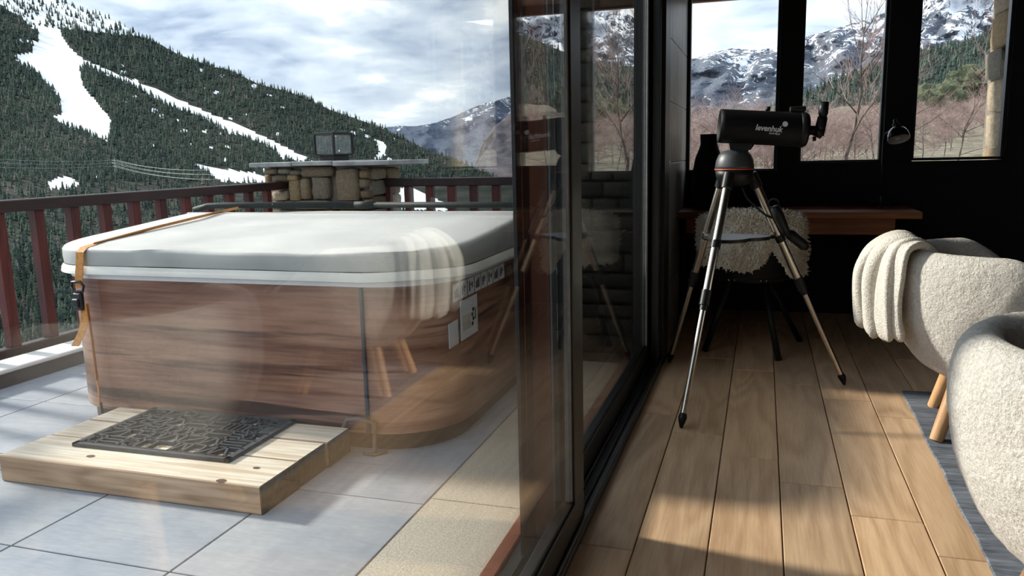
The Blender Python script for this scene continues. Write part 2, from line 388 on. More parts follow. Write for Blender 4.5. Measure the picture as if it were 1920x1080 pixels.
# nearest 300 in view stand as single trees, the rest of the lower slope is one forest
vis = (xb > -10) & (xb < 500) & (yb < 660) & ((xb < 110) | (yb < 420)); idx = np.where(vis)[0][:300]; rest = np.setdiff1d(np.arange(len(xb)), idx)
forest('conifer_forest', 'conifer forest on the lower valley slope behind the terrace railing', P2[rest], h2[rest], 6, 3, 2)
conm = []
for s in range(4):
    Vt, Tt = treetemplate(7, 5, 20+s); o = mesh('conifer_tree', Vt, Tt, CONO); conm.append(o.data); bpy.data.objects.remove(o)
for i in idx:
    o = link(bpy.data.objects.new('conifer_tree', conm[i % 4])); o.location = P2[i]; o.scale = (h2[i]*1.15,)*2+(h2[i],); o.rotation_euler.z = rnd.uniform(0, 6.3)
    tag(o, 'dark green conifer on the valley slope just beyond the left railing', 'tree', 'conifers seen between the left railing balusters')
x4 = g.uniform(1440, 2400, 5200); y4 = g.uniform(0, 235, 5200); k4 = (y4 > np.interp(x4, [r[0] for r in ridge4], [r[1] for r in ridge4])) & (y4 < np.interp(x4, [r[0] for r in ridge5], [r[1] for r in ridge5])+6)
x4, y4 = x4[k4], y4[k4]
forest('conifer_forest', 'conifer forest on the hillside seen through the far windows', np.array([at(x, y, D4(x, y)) for x, y in zip(x4, y4)]), g.uniform(8, 15, len(x4)), 5, 2, 5)

# ---- power line
PYL = plain('galvanised_steel', lin(176, 186, 182), .6, 0)
def pylon(xp, yp, hgt, label):
    b = at(xp, yp, float(D1(xp, yp)))
    t = thing('power_pylon', label, 'pylon', b); bm_v, bm_f = [], []
    for sx in (-1, 1):
        for sy in (-1, 1):
            tube('leg', [b+np.array([sx*3, sy*3, 0]), b+np.array([sx*.9, sy*.9, hgt*.55]), b+np.array([0, 0, hgt])], .32, PYL, t, 4, False)
    for z_, l in ((.55, 5), (.72, 7), (.87, 5)):
        tube('cross_arm', [b+np.array([-l, 0, hgt*z_]), b+np.array([l, 0, hgt*z_])], .4, PYL, t, 4, False)
    for k in range(5):
        z0, z1 = hgt*.11*k, hgt*.11*(k+1); a0, a1 = 3-2.1*z0/(hgt*.55), 3-2.1*z1/(hgt*.55)
        tube('brace', [b+np.array([-a0, -a0, z0]), b+np.array([a1, -a1, z1])], .22, PYL, t, 3, False)
        tube('brace', [b+np.array([a0, -a0, z0]), b+np.array([-a1, -a1, z1])], .22, PYL, t, 3, False)
    return b
b1 = pylon(218, 330, 36, 'pale steel lattice pylon carrying power lines in front of the forest')
b2 = pylon(915, 326, 30, 'small distant lattice pylon beyond the right railing')
for k, (z_, l, yl, yr) in enumerate(((.55, 5, 303, 322), (.72, 7, 292, 312), (.87, 5, 283, 303))):
    for sd_, end in ((0, at(-250, yl-8, 1300)), (1, at(430, yr+14, 1250))):
        for s in (-1, 1):
            if sd_ == 0 and s == 1: continue
            a = b1+np.array([s*l, 0, 36*z_]); mid = [(a*(1-t)+end*t)-np.array([0, 0, 14*4*t*(1-t)*.6]) for t in np.linspace(0, 1, 9)]
            tag(tube('power_line', mid, .2, PYL, None, 3, False), ['power line cable running %s from the %s arm of the pale pylon' % (('left', 'right')[sd_], ('lowest', 'middle', 'topmost')[k])+('' if sd_ == 0 else (', far side', ', near side')[s > 0])][0], 'cable', 'power lines on the pylon')

# ---- bare trees and brush outside the far windows
BARK = speck('bare_tree_bark', lin(78, 68, 64), lin(128, 114, 106), 8, .9, .2, .01, spec=.2)
TWIG = speck('reddish_twigs', lin(126, 104, 100), lin(184, 164, 156), 3, .9, 0, spec=.2)
def baretree(seed, h, nl=4, spread=.6):
    r = random.Random(seed); V, Fc, V2, F2 = [], [], [], []
    def grow(p, d, L, rad, lev):
        pts = [p]; q = Vector(p); dd = Vector(d)
        n = 5 if lev == 0 else 3
        for i in range(n):
            dd = (dd+Vector((r.gauss(0, .13), r.gauss(0, .13), r.gauss(.03, .07)))).normalized(); q = q+dd*L/n; pts.append(q.copy())
        rr = [max(.0016, rad*(1-.72*i/n)) for i in range(n+1)]
        a, b = tubeverts(pts, rr, 5 if lev < 2 else 3, False)
        tv, tf = (V, Fc) if lev < 2 else (V2, F2); o = len(tv); tv += a; tf += [tuple(x+o for x in f) for f in b]
        if lev >= nl: return
        m = {0: 13, 1: 9, 2: 7, 3: 4}.get(lev, 3)
        for i in range(m):
            t = r.uniform(.22 if lev == 0 else .15, 1.0); k = min(n-1, int(t*n)); c = pts[k].lerp(pts[k+1], t*n-k)
            ax = Vector((r.gauss(0, 1), r.gauss(0, 1), r.gauss(0, .5))).normalized()
            nd = (dd*(.75 if lev else .55)+ax*spread+Vector((0, 0, .18))).normalized()
            grow(c, nd, L*r.uniform(.38, .6)*(1.15-.4*t), rr[k]*.55, lev+1)
    grow(Vector((0, 0, -.2)), Vector((0, 0, 1)), h*.8, h*.011, 0)
    return V, Fc, V2, F2
def placetree(data, loc, s, rz, label, cat, group=None, name='bare_tree'):
    t = thing(name, label, cat, loc, group); t.rotation_euler.z = rz; t.scale = (s, s, s)
    for nm, md in (('trunk', data[0]), ('twigs', data[1])):
        link(bpy.data.objects.new(nm, md), t)
    return t
def treedata(seed, h, nl, spread, m1=BARK, m2=TWIG):
    V, Fc, V2, F2 = baretree(seed, h, nl, spread)
    a = mesh('trunk', V, Fc, m1, None, True); b = mesh('twigs', V2, F2, m2, None, True); r = (a.data, b.data)
    bpy.data.objects.remove(a); bpy.data.objects.remove(b); return r
TD = [treedata(41, 4.2, 3, .55), treedata(52, 3.2, 3, .75), treedata(77, 3.0, 3, .8)]
def ground5(xp, yp, d=None):
    d = float(D5(xp, yp)) if d is None else d
    return at(xp, yp, d)
for (k, xp, yp, s, rz, lb) in [(0, 1590, 335, .88, .3, 'tall bare tree with reddish twigs standing in the middle window'),
    (1, 1300, 345, .62, 1.2, 'low bare tree at the left edge of the far left window'), (1, 1690, 330, .8, 2.1, 'bare tree leaning out behind the desk lamp'),
    (2, 1790, 325, .72, .7, 'bare budding tree low in the right window'), (2, 1480, 330, .62, 4.0, 'bare budding tree behind the telescope tube'),
    (1, 1535, 318, .7, 5.1, 'bare tree left of the tall one in the middle window'), (2, 1640, 318, .66, 2.9, 'bare tree right of the tall one in the middle window'),
    (0, 1895, 335, .8, 2.2, 'bare tree at the stone pier of the right window'), (1, 2040, 330, .9, .2, 'bare tree to the right of the far windows, seen only mirrored in the glass door')]:
    placetree(TD[k], ground5(xp, yp), s, rz, lb, 'tree', 'bare trees outside the far windows')
BD = [treedata(5, 1.6, 3, .95, TWIG, TWIG), treedata(6, 1.5, 3, 1.0, BARK, TWIG)]
g = np.random.default_rng(5)
for i in range(210):
    xp = g.uniform(1270, 2100); yp = float(np.interp(xp, [r[0] for r in ridge5], [r[1] for r in ridge5]))+6+g.beta(1.5, 1.0)*112
    p = ground5(xp, yp); d = float(D5(xp, yp))
    placetree(BD[i % 2], p, g.uniform(.65, 1.15)*min(.85+d/70, 1.8), g.uniform(0, 6.3), 'leafless reddish shrub on the dry hillside outside the far windows', 'shrub', 'bare shrubs on the dry hillside', 'bare_shrub')
BUSH = speck('evergreen_bush', lin(62, 68, 52), lin(94, 98, 76), 2, .9, .6, .1, spec=.1)
for i, (xp, yp, s, lb) in enumerate([(1819, 184, 7.5, 'round olive green bush at the top of the dry slope, right window'), (1850, 178, 6, 'dark green bush next to the round olive one, beside the pier'), (1760, 212, 4.5, 'olive bush in the middle of the right window'), (1735, 222, 4, 'small olive bush next to the window post on the dry slope'), (1800, 200, 1.6, 'tiny dark shrub alone on the pale grass'), (1790, 188, 5, 'olive bush left of the round one on the slope')]):
    d = float(D5(xp, yp)); p = at(xp, yp, d)
    bm = bmesh.new(); bmesh.ops.create_icosphere(bm, subdivisions=3, radius=1)
    for v in bm.verts:
        n_ = .75+.25*math.sin(v.co.x*7+i)*math.sin(v.co.y*6+2*i)*math.cos(v.co.z*8)+rnd.uniform(-.14, .14); v.co = v.co*n_; v.co.z = max(-.2, v.co.z*.75+.35)
        v.co *= s
    o = frombm('evergreen_bush', bm, BUSH); o.location = p; tag(o, lb, 'bush', 'evergreen bushes on the dry hillside')

# ------------------------------------------------------------------ room shell
YF = 5.85; XR = 4.062; YB = -3.2; ZC = 2.62; XL = -.53
fl = struct(box('floor', (XL, YB, -.12), (XR, YF, -.012), MORTAR), 'grouted bed of the oak plank floor')
PW = .209; PL = 1.24; bm = bmesh.new(); addbox(bm, (-PW/2+.0018, -PL/2+.0016, -.012), (PW/2-.0018, PL/2-.0016, 0))
bmesh.ops.bevel(bm, geom=[e for e in bm.edges if all(v.co.z > -.001 for v in e.verts)], offset=.0022, segments=1, affect='EDGES')
pk = frombm('plank', bm, OAK); pkm = pk.data; bpy.data.objects.remove(pk)
for i in range(-2, 22):
    xc = -.121+PW*(i+.5)
    y0 = 2.961-.21*i
    k0 = math.floor((YB-y0)/PL)+1
    for k in range(k0, k0+10):
        a = y0+k*PL; yc = a+PL/2
        if xc-PW/2 < -.55 or xc+PW/2 > XR or yc-PL/2 > YF-.02 or yc+PL/2 < YB+.3: continue
        o = link(bpy.data.objects.new('plank', pkm), fl); hi = min(yc+PL/2, YF-.005); o.location = (xc, (yc-PL/2+hi)/2, 0); o.scale.y = (hi-(yc-PL/2))/PL
struct(box('ceiling', (XL-.1, YB-.1, ZC), (XR+.1, YF+.12, ZC+.12), CEIL), 'dark ceiling of the room')
struct(box('wall_right', (XR, YB-.1, -.13), (XR+.12, YF+.12, ZC), BLACKWALL), 'black right hand wall')
struct(box('wall_back', (XL-.1, YB-.12, -.13), (XR, YB, ZC), BLACKWALL), 'black wall behind the viewer')
# far wall with three windows
WX = [(-.525, .09, .995), (.232, .762, 1.045), (.94, 1.482, 1.05)]; WT = 2.5; TH = .14
bm = bmesh.new()
for lo, hi in (((XL-.1, YF, -.1), (WX[0][0], YF+TH, ZC)), ((WX[0][0], YF, -.1), (WX[0][1], YF+TH, WX[0][2])), ((WX[0][1], YF, -.1), (WX[2][1], YF+TH, 1.045)),
               ((WX[2][1], YF, -.1), (XR+.1, YF+TH, ZC)), ((WX[0][0], YF, WT), (WX[2][1], YF+TH, ZC))): addbox(bm, lo, hi)
struct(frombm('wall_far', bm, BLACKWALL), 'black far wall with three windows over the desk')
struct(box('trim_1', (.09, YF-.03, .995), (.232, YF+TH+.02, WT), BLACKWALL, None, .004), 'black post between the left and middle window')
struct(box('trim_2', (.762, YF-.03, 1.045), (.94, YF+TH+.02, WT), BLACKWALL, None, .004), 'wide black post between the middle and right window')
for i, (a, b, s) in enumerate(WX):
    wn = struct(empty('window_%d' % (i+1), ((a+b)/2, YF, s)), ['left far window with the lower sill', 'middle far window', 'right far window beside the stone pier'][i]); fw = .018
    for lo, hi in (((a, YF+.02, s), (b, YF+.09, s+fw)), ((a, YF+.02, WT-fw), (b, YF+.09, WT)), ((a, YF+.02, s), (a+fw, YF+.09, WT)), ((b-fw, YF+.02, s), (b, YF+.09, WT))):
        box('window_frame', lo, hi, BLACKFR, wn, .003)
    box('pane', (a+fw, YF+.05, s+fw), (b-fw, YF+.056, WT-fw), GLASS, wn)
# left wall strip between the sliding door and the far wall, clad in pale panels
TILEW = speck('pale_wall_panel', lin(150, 148, 142), lin(172, 170, 164), 6, .38, .05, .002)
wl = struct(box('wall_left', (XL-.12, 4.42, -.1), (XL-.012, YF, ZC), BLACKWALL), 'short left wall clad in pale grey panels')
zz = [0, .36, .72, 1.08, 1.44, 1.80, 2.16, 2.6]
for r in range(7):
    ys = [4.44, 4.90, 5.50, YF-.002] if r % 2 else [4.44, 5.20, YF-.002]
    for a, b in zip(ys, ys[1:]): box('tile', (XL-.012, a+.002, zz[r]+.002), (XL, b-.002, zz[r+1]-.002), TILEW, wl, .002)
sw = thing('light_switch', 'small grey switch on the pale panelled wall beside the sliding door', 'switch', (XL, 4.66, 1.07))
box('plate', (XL+.0005, 4.62, 1.03), (XL+.012, 4.71, 1.11), BLACKPL, sw, .003); box('rocker', (XL+.012, 4.64, 1.05), (XL+.018, 4.69, 1.09), CHROME, sw, .002)
struct(box('wall_left_rear', (XL-.14, YB, -.1), (XL, -3.1, ZC), BLACKWALL), 'black left wall behind the viewer')
struct(box('wall_left_lintel', (XL-.14, -3.1, 2.5), (XL, 4.44, ZC), BLACKWALL), 'black lintel over the sliding door')

# ------------------------------------------------------------------ sliding door
dr = struct(empty('door_1', (-.56, 1.5, 0)), 'black framed sliding glass door to the terrace')
SEAL = plain('grey_seal', (.20, .21, .21), .35)
def prof(name, lo, hi, mat, parent, bev=.003): return box(name, lo, hi, mat, parent, bev)
fr = empty('door_frame', (0, 0, 0)); fr.parent = dr; fr.location = -Vector(dr.location)
def dbox(name, lo, hi, mat, parent, bev=.003):
    o = box(name, lo, hi, mat, None, bev); o.parent = parent; o.matrix_parent_inverse = Matrix.Identity(4)
    if parent is not fr and parent is not dr: pass
    return o
for nm, lo, hi in (('threshold', (-.655, -3.1, -.03), (-.487, 4.42, .022)), ('track', (-.497, -3.1, .022), (-.487, 4.42, .045)), ('track', (-.556, 2.2, .022), (-.549, 4.3, .04)),
                   ('track', (-.522, 2.2, .022), (-.517, 4.3, .038)), ('track', (-.612, -3.1, .022), (-.606, 4.3, .04)), ('jamb', (-.655, 4.2, 0), (-.487, 4.42, 2.5)), ('jamb', (-.655, -3.1, 0), (-.487, -3.0, 2.5)), ('jamb_step', (-.545, 4.12, .02), (-.505, 4.2, 2.5)), ('head', (-.655, -3.0, 2.42), (-.487, 4.2, 2.5))):
    dbox(nm, lo, hi, BLACKFR, fr)
def panel(name, x0, x1, ya, yb, st_a, st_b, zb, zt):
    p = empty(name, (0, 0, 0)); p.parent = dr; p.location = -Vector(dr.location); xm = (x0+x1)/2
    for nm, lo, hi in (('bottom_rail', (x0, ya, zb), (x1, yb, .125)), ('bead', (x0+.008, ya+st_a, .125), (x1-.008, yb-st_b, .14)), ('top_rail', (x0, ya, zt-.1), (x1, yb, zt)), ('stile', (x0, ya, .125), (x1, ya+st_a, zt-.1)), ('stile', (x0, yb-st_b, .125), (x1, yb, zt-.1))):
        dbox(nm, lo, hi, BLACKFR, p)
    for k, xg in enumerate((xm+.012, xm-.012)):
        dbox('glass_pane', (xg-.002, ya+st_a, .125), (xg+.002, yb-st_b, zt-.1), GLASS, p, 0)
    return p
panel('added_rear_panel', -.606, -.560, -3.0, -1.1, .1, .1, .03, 2.44)  # unseen glazing added behind the viewer to let in more skylight
pn = panel('near_sliding_panel', -.545, -.499, -1.2, 2.25, .1, .125, .03, 2.44)
dbox('edge_seal', (-.525, 2.113, .14), (-.505, 2.124, 2.34), SEAL, pn, .002)
pf_ = panel('far_sliding_panel', -.606, -.560, 2.10, 4.2, .085, .13, .03, 2.44)
dbox('edge_seal', (-.566, 4.056, .14), (-.556, 4.069, 2.34), SEAL, pf_, .002)
for lo, hi, m in (((-.622, 1.972, .03), (-.611, 2.10, 2.44), BLACKFR), ((-.6115, 2.018, .03), (-.6085, 2.023, 2.44), JAMBWOOD), ((-.609, 2.084, .03), (-.556, 2.0995, 2.44), JAMBWOOD), ((-.5555, 2.086, .03), (-.549, 2.0995, 2.44), SEAL)):
    dbox('interlock_strip', lo, hi, m, pf_, .001)
struct(box('trim_3', (-.70, -3.1, -.03), (-.655, 4.3, .034), JAMBWOOD, None, .004), 'reddish brown wooden sill outside the sliding door')

# ------------------------------------------------------------------ terrace
ZT = -.025
STRIP = speck('granular_stone', lin(150, 142, 126), lin(206, 198, 182), 160, .85, .5, .003, 6)
def tilemat():
    m, nt, b = base('terrace_tile', .55, 0, (.4, .42, .45), .4)
    v = coords(nt, (1, 1, 1), rand=True); f = noise(nt, v, 2.2, 6, .6, .4); f2 = noise(nt, coords(nt, (1, 5, 1), rand=True), 14, 5, .7)
    r = ramp(nt, [(.3, lin(138, 145, 156)), (.7, lin(172, 175, 178))]); nt.links.new(f, r.inputs[0])
    r2 = ramp(nt, [(.3, (.86, .86, .86)), (.7, (1.08, 1.08, 1.08))]); nt.links.new(f2, r2.inputs[0])
    nt.links.new(mixc(nt, 1, r.outputs[0], r2.outputs[0], 'MULTIPLY'), b.inputs['Base Color']); bump(nt, b, f2, .08, .002); return m
TILE = tilemat(); JOINT = plain('dark_tile_joint', (.03, .03, .035), .9)
ft = struct(box('floor_terrace', (-4.12, -2.0, ZT-.3), (-.655, 6.9, ZT-.012), JOINT), 'dark joint bed under the terrace tiles')
TS = .605; bm = bmesh.new(); addbox(bm, (-TS/2+.003, -TS/2+.003, -.012), (TS/2-.003, TS/2-.003, 0)); bmesh.ops.bevel(bm, geom=[e for e in bm.edges if all(v.co.z > -.001 for v in e.verts)], offset=.002, segments=1, affect='EDGES')
o = frombm('tile', bm, TILE); tm = o.data; bpy.data.objects.remove(o)
for i in range(0, 5):
    for j in range(-3, 9):
        x1 = -1.615+.605-.605*i; x0 = x1-TS; y0 = 2.32+TS*j
        if i == 0: x1 = -1.075
        if x0 < -3.86: x0 = -3.86
        o = link(bpy.data.objects.new('tile', tm), ft); o.location = ((x0+x1)/2, y0+TS/2, ZT); o.scale.x = (x1-x0)/TS; 
        if y0+TS > 6.9: o.scale.y = (6.9-y0)/TS; o.location.y = (y0+6.9)/2
for j in range(-2, 6):
    a = -.05+j*1.21
    box('slab', (-1.072, a+.003, ZT-.012), (-.702, min(a+1.207, 4.29), ZT), STRIP, ft, .002) if a < 4.2 else None
KERBW = speck('white_kerb_stone', lin(206, 206, 202), lin(232, 230, 226), 3, .7, .15, .003, 8); KERBD = plain('dark_kerb_face', lin(84, 82, 80), .8)
kb = struct(box('trim_kerb', (-4.06, -1.9, ZT-.01), (-3.862, 6.3, .05), KERBD), 'low kerb along the terrace edge with white slabs on top')
for j in range(7):
    a = -1.9+j*1.18
    if a+1.17 < 6.4: box('kerb_slab', (-4.07, a, .0505), (-3.852, a+1.174, .075), KERBW, kb, .006)
def gravel():
    g = np.random.default_rng(9); V = []; Fc = []
    T = np.array([(1, 0, 0), (-1, 0, 0), (0, 1, 0), (0, -1, 0), (0, 0, 1), (0, 0, -1)], float)
    for i in range(1600):
        c = np.array([g.uniform(-4.148, -4.078), g.uniform(1.5, 6.2), g.uniform(.005, .03)]); s = g.uniform(.006, .014, 3); b = len(V)
        V += list(T*s+c); Fc += [tuple(b+np.array(f)) for f in ((0, 2, 4), (2, 1, 4), (1, 3, 4), (3, 0, 4))]
    return tag(mesh('gravel', V, Fc, speck('grey_gravel', lin(90, 88, 86), lin(176, 172, 166), 60, .9, 0)), 'grey gravel between the kerb and the left railing', 'gravel', None, 'stuff')
struct(box('ground_gravel_bed', (-4.4, -1.9, -.3), (-4.062, 6.3, .004), KERBD), 'strip of ground under the left railing'); gravel()

# ---- stone
def stonemat(name, cols, sc=9):
    m, nt, b = base(name, .9, 0, cols[0], .2)
    oi = nn(nt, 'ShaderNodeObjectInfo'); r = ramp(nt, [(i/(len(cols)-1), c) for i, c in enumerate(cols)]); nt.links.new(oi.outputs['Random'], r.inputs[0])
    f = noise(nt, coords(nt, (1, 1, 1), rand=True), sc, 8, .65); r2 = ramp(nt, [(.3, (.6, .58, .55)), (.7, (1.15, 1.15, 1.12))]); nt.links.new(f, r2.inputs[0])
    nt.links.new(mixc(nt, 1, r.outputs[0], r2.outputs[0], 'MULTIPLY'), b.inputs['Base Color']); bump(nt, b, f, .6, .02); return m
STONE = stonemat('terrace_stone', [lin(150, 132, 108), lin(120, 108, 92), lin(176, 160, 136), lin(136, 132, 120), lin(110, 94, 76), lin(168, 146, 112)])
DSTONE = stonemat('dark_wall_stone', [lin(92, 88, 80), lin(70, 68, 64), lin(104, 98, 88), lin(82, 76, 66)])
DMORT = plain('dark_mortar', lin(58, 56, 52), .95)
def stone_mesh(seed, STONE=STONE):
    r = random.Random(seed); bm = bmesh.new(); bmesh.ops.create_cube(bm, size=1); bmesh.ops.subdivide_edges(bm, edges=bm.edges[:], cuts=2, use_grid_fill=True)
    for v in bm.verts:
        s = v.co.copy(); n_ = s.normalized()*.62; v.co = s.lerp(n_, .28)+Vector((r.uniform(-.04, .04), r.uniform(-.04, .04), r.uniform(-.04, .04)))
    o = frombm('stone', bm, STONE, None, True); m = o.data; bpy.data.objects.remove(o); return m
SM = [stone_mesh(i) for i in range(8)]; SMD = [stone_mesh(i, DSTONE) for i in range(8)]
def stone(parent, c, s, k=None, ms=None):
    o = link(bpy.data.objects.new('stone', (ms or SM)[rnd.randrange(8) if k is None else k]), parent); o.location = Vector(c)-rel(parent) if parent.type == 'EMPTY' else Vector(c); o.scale = s; return o
# stone end wall of the terrace, facing the viewer
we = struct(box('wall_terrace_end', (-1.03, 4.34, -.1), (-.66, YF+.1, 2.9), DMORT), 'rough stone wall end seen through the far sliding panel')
z = -.06
while z < 2.7:
    hgt = rnd.uniform(.07, .13); x = -1.04
    while x < -.67:
        wd = min(rnd.uniform(.12, .22), -.655-x)
        if -.655-(x+wd) < .06: wd = -.655-x
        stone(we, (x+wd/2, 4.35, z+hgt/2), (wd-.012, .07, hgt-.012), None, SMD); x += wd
    z += hgt
struct(box('wall_exterior_link', (-.66, 4.43, -.1), (-.55, YF+.1, 2.62), MORTAR), 'masonry behind the pale wall panels')
# stone pier outside the right window
wp = struct(box('wall_pier', (1.60, 6.42, -.3), (2.2, 6.9, 3.0), MORTAR), 'stone pier outside the right window'); z = .6
while z < 2.7:
    hgt = rnd.uniform(.12, .26); stone(wp, (1.62+rnd.uniform(-.02, .02), 6.62, z+hgt/2), (.09, .44, hgt-.012)); stone(wp, (1.78, 6.43, z+hgt/2), (.3, .1, hgt-.012)); z += hgt
EAVE = wood('eave_board', lin(92, 62, 44), lin(132, 94, 70), 0, .6, rand=False)
struct(box('ceiling_eave', (-1.2, YF+TH, 2.42), (4.4, 6.9, 2.52), EAVE), 'wooden roof eave outside the far windows'); struct(box('trim_eave', (-1.2, 6.86, 2.343), (4.4, 6.92, 2.46), EAVE), 'brown fascia board of the eave')

# ---- railings
def railing(name, label, top, bot, balx, vert):
    t = thing(name, label, 'railing', ((top[0][0]+top[1][0])/2, (top[0][1]+top[1][1])/2, 0))
    box('top_rail', top[0], top[1], DARKRAIL, t, .006); box('bottom_rail', bot[0], bot[1], DARKRAIL, t, .006)
    for c in balx: box('baluster', *vert(c), REDWOOD, t, .004)
    return t
railing('terrace_railing', 'dark red wooden railing along the left edge of the terrace', ((-4.26, .3, .888), (-4.15, 6.33, .958)), ((-4.24, .3, .02), (-4.165, 6.33, .10)), [3.43+.262*k for k in range(-11, 11)], lambda c: ((-4.232, c-.033, .10), (-4.172, c+.033, .889)))
railing('terrace_railing', 'dark red wooden railing at the far end of the terrace, right of the stone pillar', ((-3.40, 6.55, .89), (-.9, 6.66, .962)), ((-3.40, 6.57, .03), (-.9, 6.64, .10)), [-3.286+.211*k for k in range(0, 11)], lambda c: ((c-.035, 6.575, .10), (c+.035, 6.635, .89)))

# ---- corner pillar with lantern
pl = thing('stone_pillar', 'square rubble stone pillar with a slate cap at the terrace corner', 'pillar', (-3.85, 6.6, ZT))
box('core', (-4.36, 6.345, ZT), (-3.34, 6.95, 1.1), MORTAR, pl)
YP = 6.3
for x0, y0, x1, y1 in [(500,316,522,326),(525,316,546,326),(546,319,566,328),(500,328,510,344),(512,329,541,341),(541,328,560,339),(514,358,541,375),(515,376,536,389),(537,376,556,389),(545,338,566,376),(566,335,583,373),(587,332,620,373),(625,330,631,374),(633,317,675,376),(622,377,690,392),(556,376,620,392),(566,313,625,331),(676,320,700,334),(676,336,692,352),(678,358,708,371),(686,374,708,390)]:
    a = py(x0, y0, YP); b = py(x1, y1, YP); b[0] = min(b[0], -3.30)
    if b[0]-a[0] > .03: stone(pl, ((a[0]+b[0])/2, YP+.03, (a[2]+b[2])/2), (abs(b[0]-a[0])*1.0, .13, abs(a[2]-b[2])))
z = -.02
while z < 1.08:                                        # right flank and hidden lower courses
    hgt = min(rnd.uniform(.09, .14), 1.1-z); stone(pl, (-3.335, 6.45, z+hgt/2), (.1, .26, hgt-.012)); stone(pl, (-3.335, 6.74, z+hgt/2), (.1, .28, hgt-.012))
    if z < .62:
        x = -4.36
        while x < -3.4: stone(pl, (x+.12, YP+.03, z+hgt/2), (.23, .13, hgt-.012)); x += .245
    z += hgt
SLATE = speck('grey_slate_cap', lin(120, 122, 122), lin(168, 168, 164), 5, .6, .3, .01, 7, rand=True)
for a, b, s in ((-4.47, -4.03, 0), (-4.025, -3.62, .004), (-3.615, -3.06, -.003)): box('cap_slab', (a, 6.2, 1.092+s), (b, 7.05, 1.132+s), SLATE, pl, .006)
ln = thing('lantern', 'black square metal lantern with clear panes on the stone pillar', 'lantern', (-3.83, 6.62, 1.138)); ln.rotation_euler.z = math.radians(-15)
def lb(name, lo, hi, mat, bev=.003):
    bm = bmesh.new(); addbox(bm, lo, hi)
    if bev: bmesh.ops.bevel(bm, geom=bm.edges[:], offset=bev, segments=1, affect='EDGES')
    return frombm(name, bm, mat, ln)
lw = .122
lb('base', (-.095, -.095, -.002), (.095, .095, .045), BLACKPL); lb('base_plate', (-lw, -lw, .045), (lw, lw, .06), BLACKPL); lb('roof', (-lw-.006, -lw-.006, .232), (lw+.006, lw+.006, .256), BLACKPL)
for sx in (-1, 1):
    for sy in (-1, 1): lb('corner_post', (sx*lw-.011, sy*lw-.011, .06), (sx*lw+.011, sy*lw+.011, .232), BLACKPL)
for k in range(4):
    c, s = round(math.cos(k*PI/2)), round(math.sin(k*PI/2))
    hw = lw-.011; q = [(c*lw-s*a_*hw, s*lw+c*a_*hw, z_) for a_, z_ in ((-1, .062), (1, .062), (1, .23), (-1, .23))]; mesh('pane', q, [(0, 1, 2, 3)], GLASS, ln)

# ------------------------------------------------------------------ hot tub
TX0, TX1, TY0, TY1, TR = -3.12, -1.16, 2.72, 4.78, .33
WHITEAC = plain('white_acrylic', lin(232, 234, 238), .3, var=.03)
def rrect(x0, x1, y0, y1, r, n=8):
    pts = []
    for cx, cy, a0 in ((x1-r, y0+r, -PI/2), (x1-r, y1-r, 0), (x0+r, y1-r, PI/2), (x0+r, y0+r, PI)):
        for k in range(n+1):
            a = a0+PI/2*k/n; pts.append((cx+r*math.cos(a), cy+r*math.sin(a)))
    return pts                       # counter-clockwise, starting at the right end of the front edge
def prism(name, ring, z0, z1, mat, parent, cap=True, smooth=True, flare=0.):
    off = rel(parent); n = len(ring); cx = sum(p[0] for p in ring)/n; cy = sum(p[1] for p in ring)/n
    V = [(x-off.x, y-off.y, z0-off.z) for x, y in ring]+[(x-off.x, y-off.y, z1-off.z) for x, y in ring]
    Fc = [(i, (i+1) % n, n+(i+1) % n, n+i) for i in range(n)]
    if cap: Fc += [tuple(range(n))[::-1], tuple(range(n, 2*n))]
    o = mesh(name, V, Fc, mat, parent); return autosmooth(o, 35) if smooth else o
tb = thing('hot_tub', 'square hot tub with brown wood grain side panels and white rim', 'hot tub', ((TX0+TX1)/2, (TY0+TY1)/2, ZT))
ring = rrect(TX0, TX1, TY0, TY1, TR)
prism('plinth', rrect(TX0+.03, TX1-.03, TY0+.03, TY1-.03, TR-.03), ZT, .05, plain('dark_plinth', lin(66, 56, 50), .7), tb)
prism('rim', rrect(TX0-.012, TX1+.012, TY0-.012, TY1+.012, TR+.012), .653, .682, WHITEAC, tb)
N = 9
def strip(name, pts, z0, z1, mat, t=.02):
    off = rel(tb); V = []; c = Vector(((TX0+TX1)/2, (TY0+TY1)/2))
    inn = []
    for i, p in enumerate(pts):
        a = Vector(pts[max(i-1, 0)]); b = Vector(pts[min(i+1, len(pts)-1)]); tn = (b-a).normalized(); nrm = Vector((-tn.y, tn.x)); inn.append(Vector(p)+nrm*t)
    n = len(pts)
    for z_ in (z0, z1):
        V += [(p[0]-off.x, p[1]-off.y, z_-off.z) for p in pts]; V += [(p[0]-off.x, p[1]-off.y, z_-off.z) for p in inn]
    Fc = []
    for i in range(n-1):
        Fc += [(i, i+1, 2*n+i+1, 2*n+i), (n+i+1, n+i, 3*n+i, 3*n+i+1), (i+1, i, n+i, n+i+1), (2*n+i, 2*n+i+1, 3*n+i+1, 3*n+i)]
    Fc += [(0, 2*n, 3*n, n), (n-1, 2*n-1, 4*n-1, 3*n-1)]
    return autosmooth(mesh(name, V, Fc, mat, tb), 35)
TUBSIDE = TUBWOOD
for k in range(4):                                       # corner panels and flat panels
    cpts = ring[k*N:(k+1)*N]; strip('corner_panel', cpts, .05, .653, TUBWOOD)
    a = Vector(cpts[-1]); b = Vector(ring[((k+1) % 4)*N]); d = (b-a).normalized()
    strip('side_panel', [tuple(a+d*.0004), tuple(b-d*.0004)], .05, .653, TUBWOOD if k != 0 else TUBWOOD)
SEAMM = plain('grey_seam_strip', lin(62, 68, 76), .35)
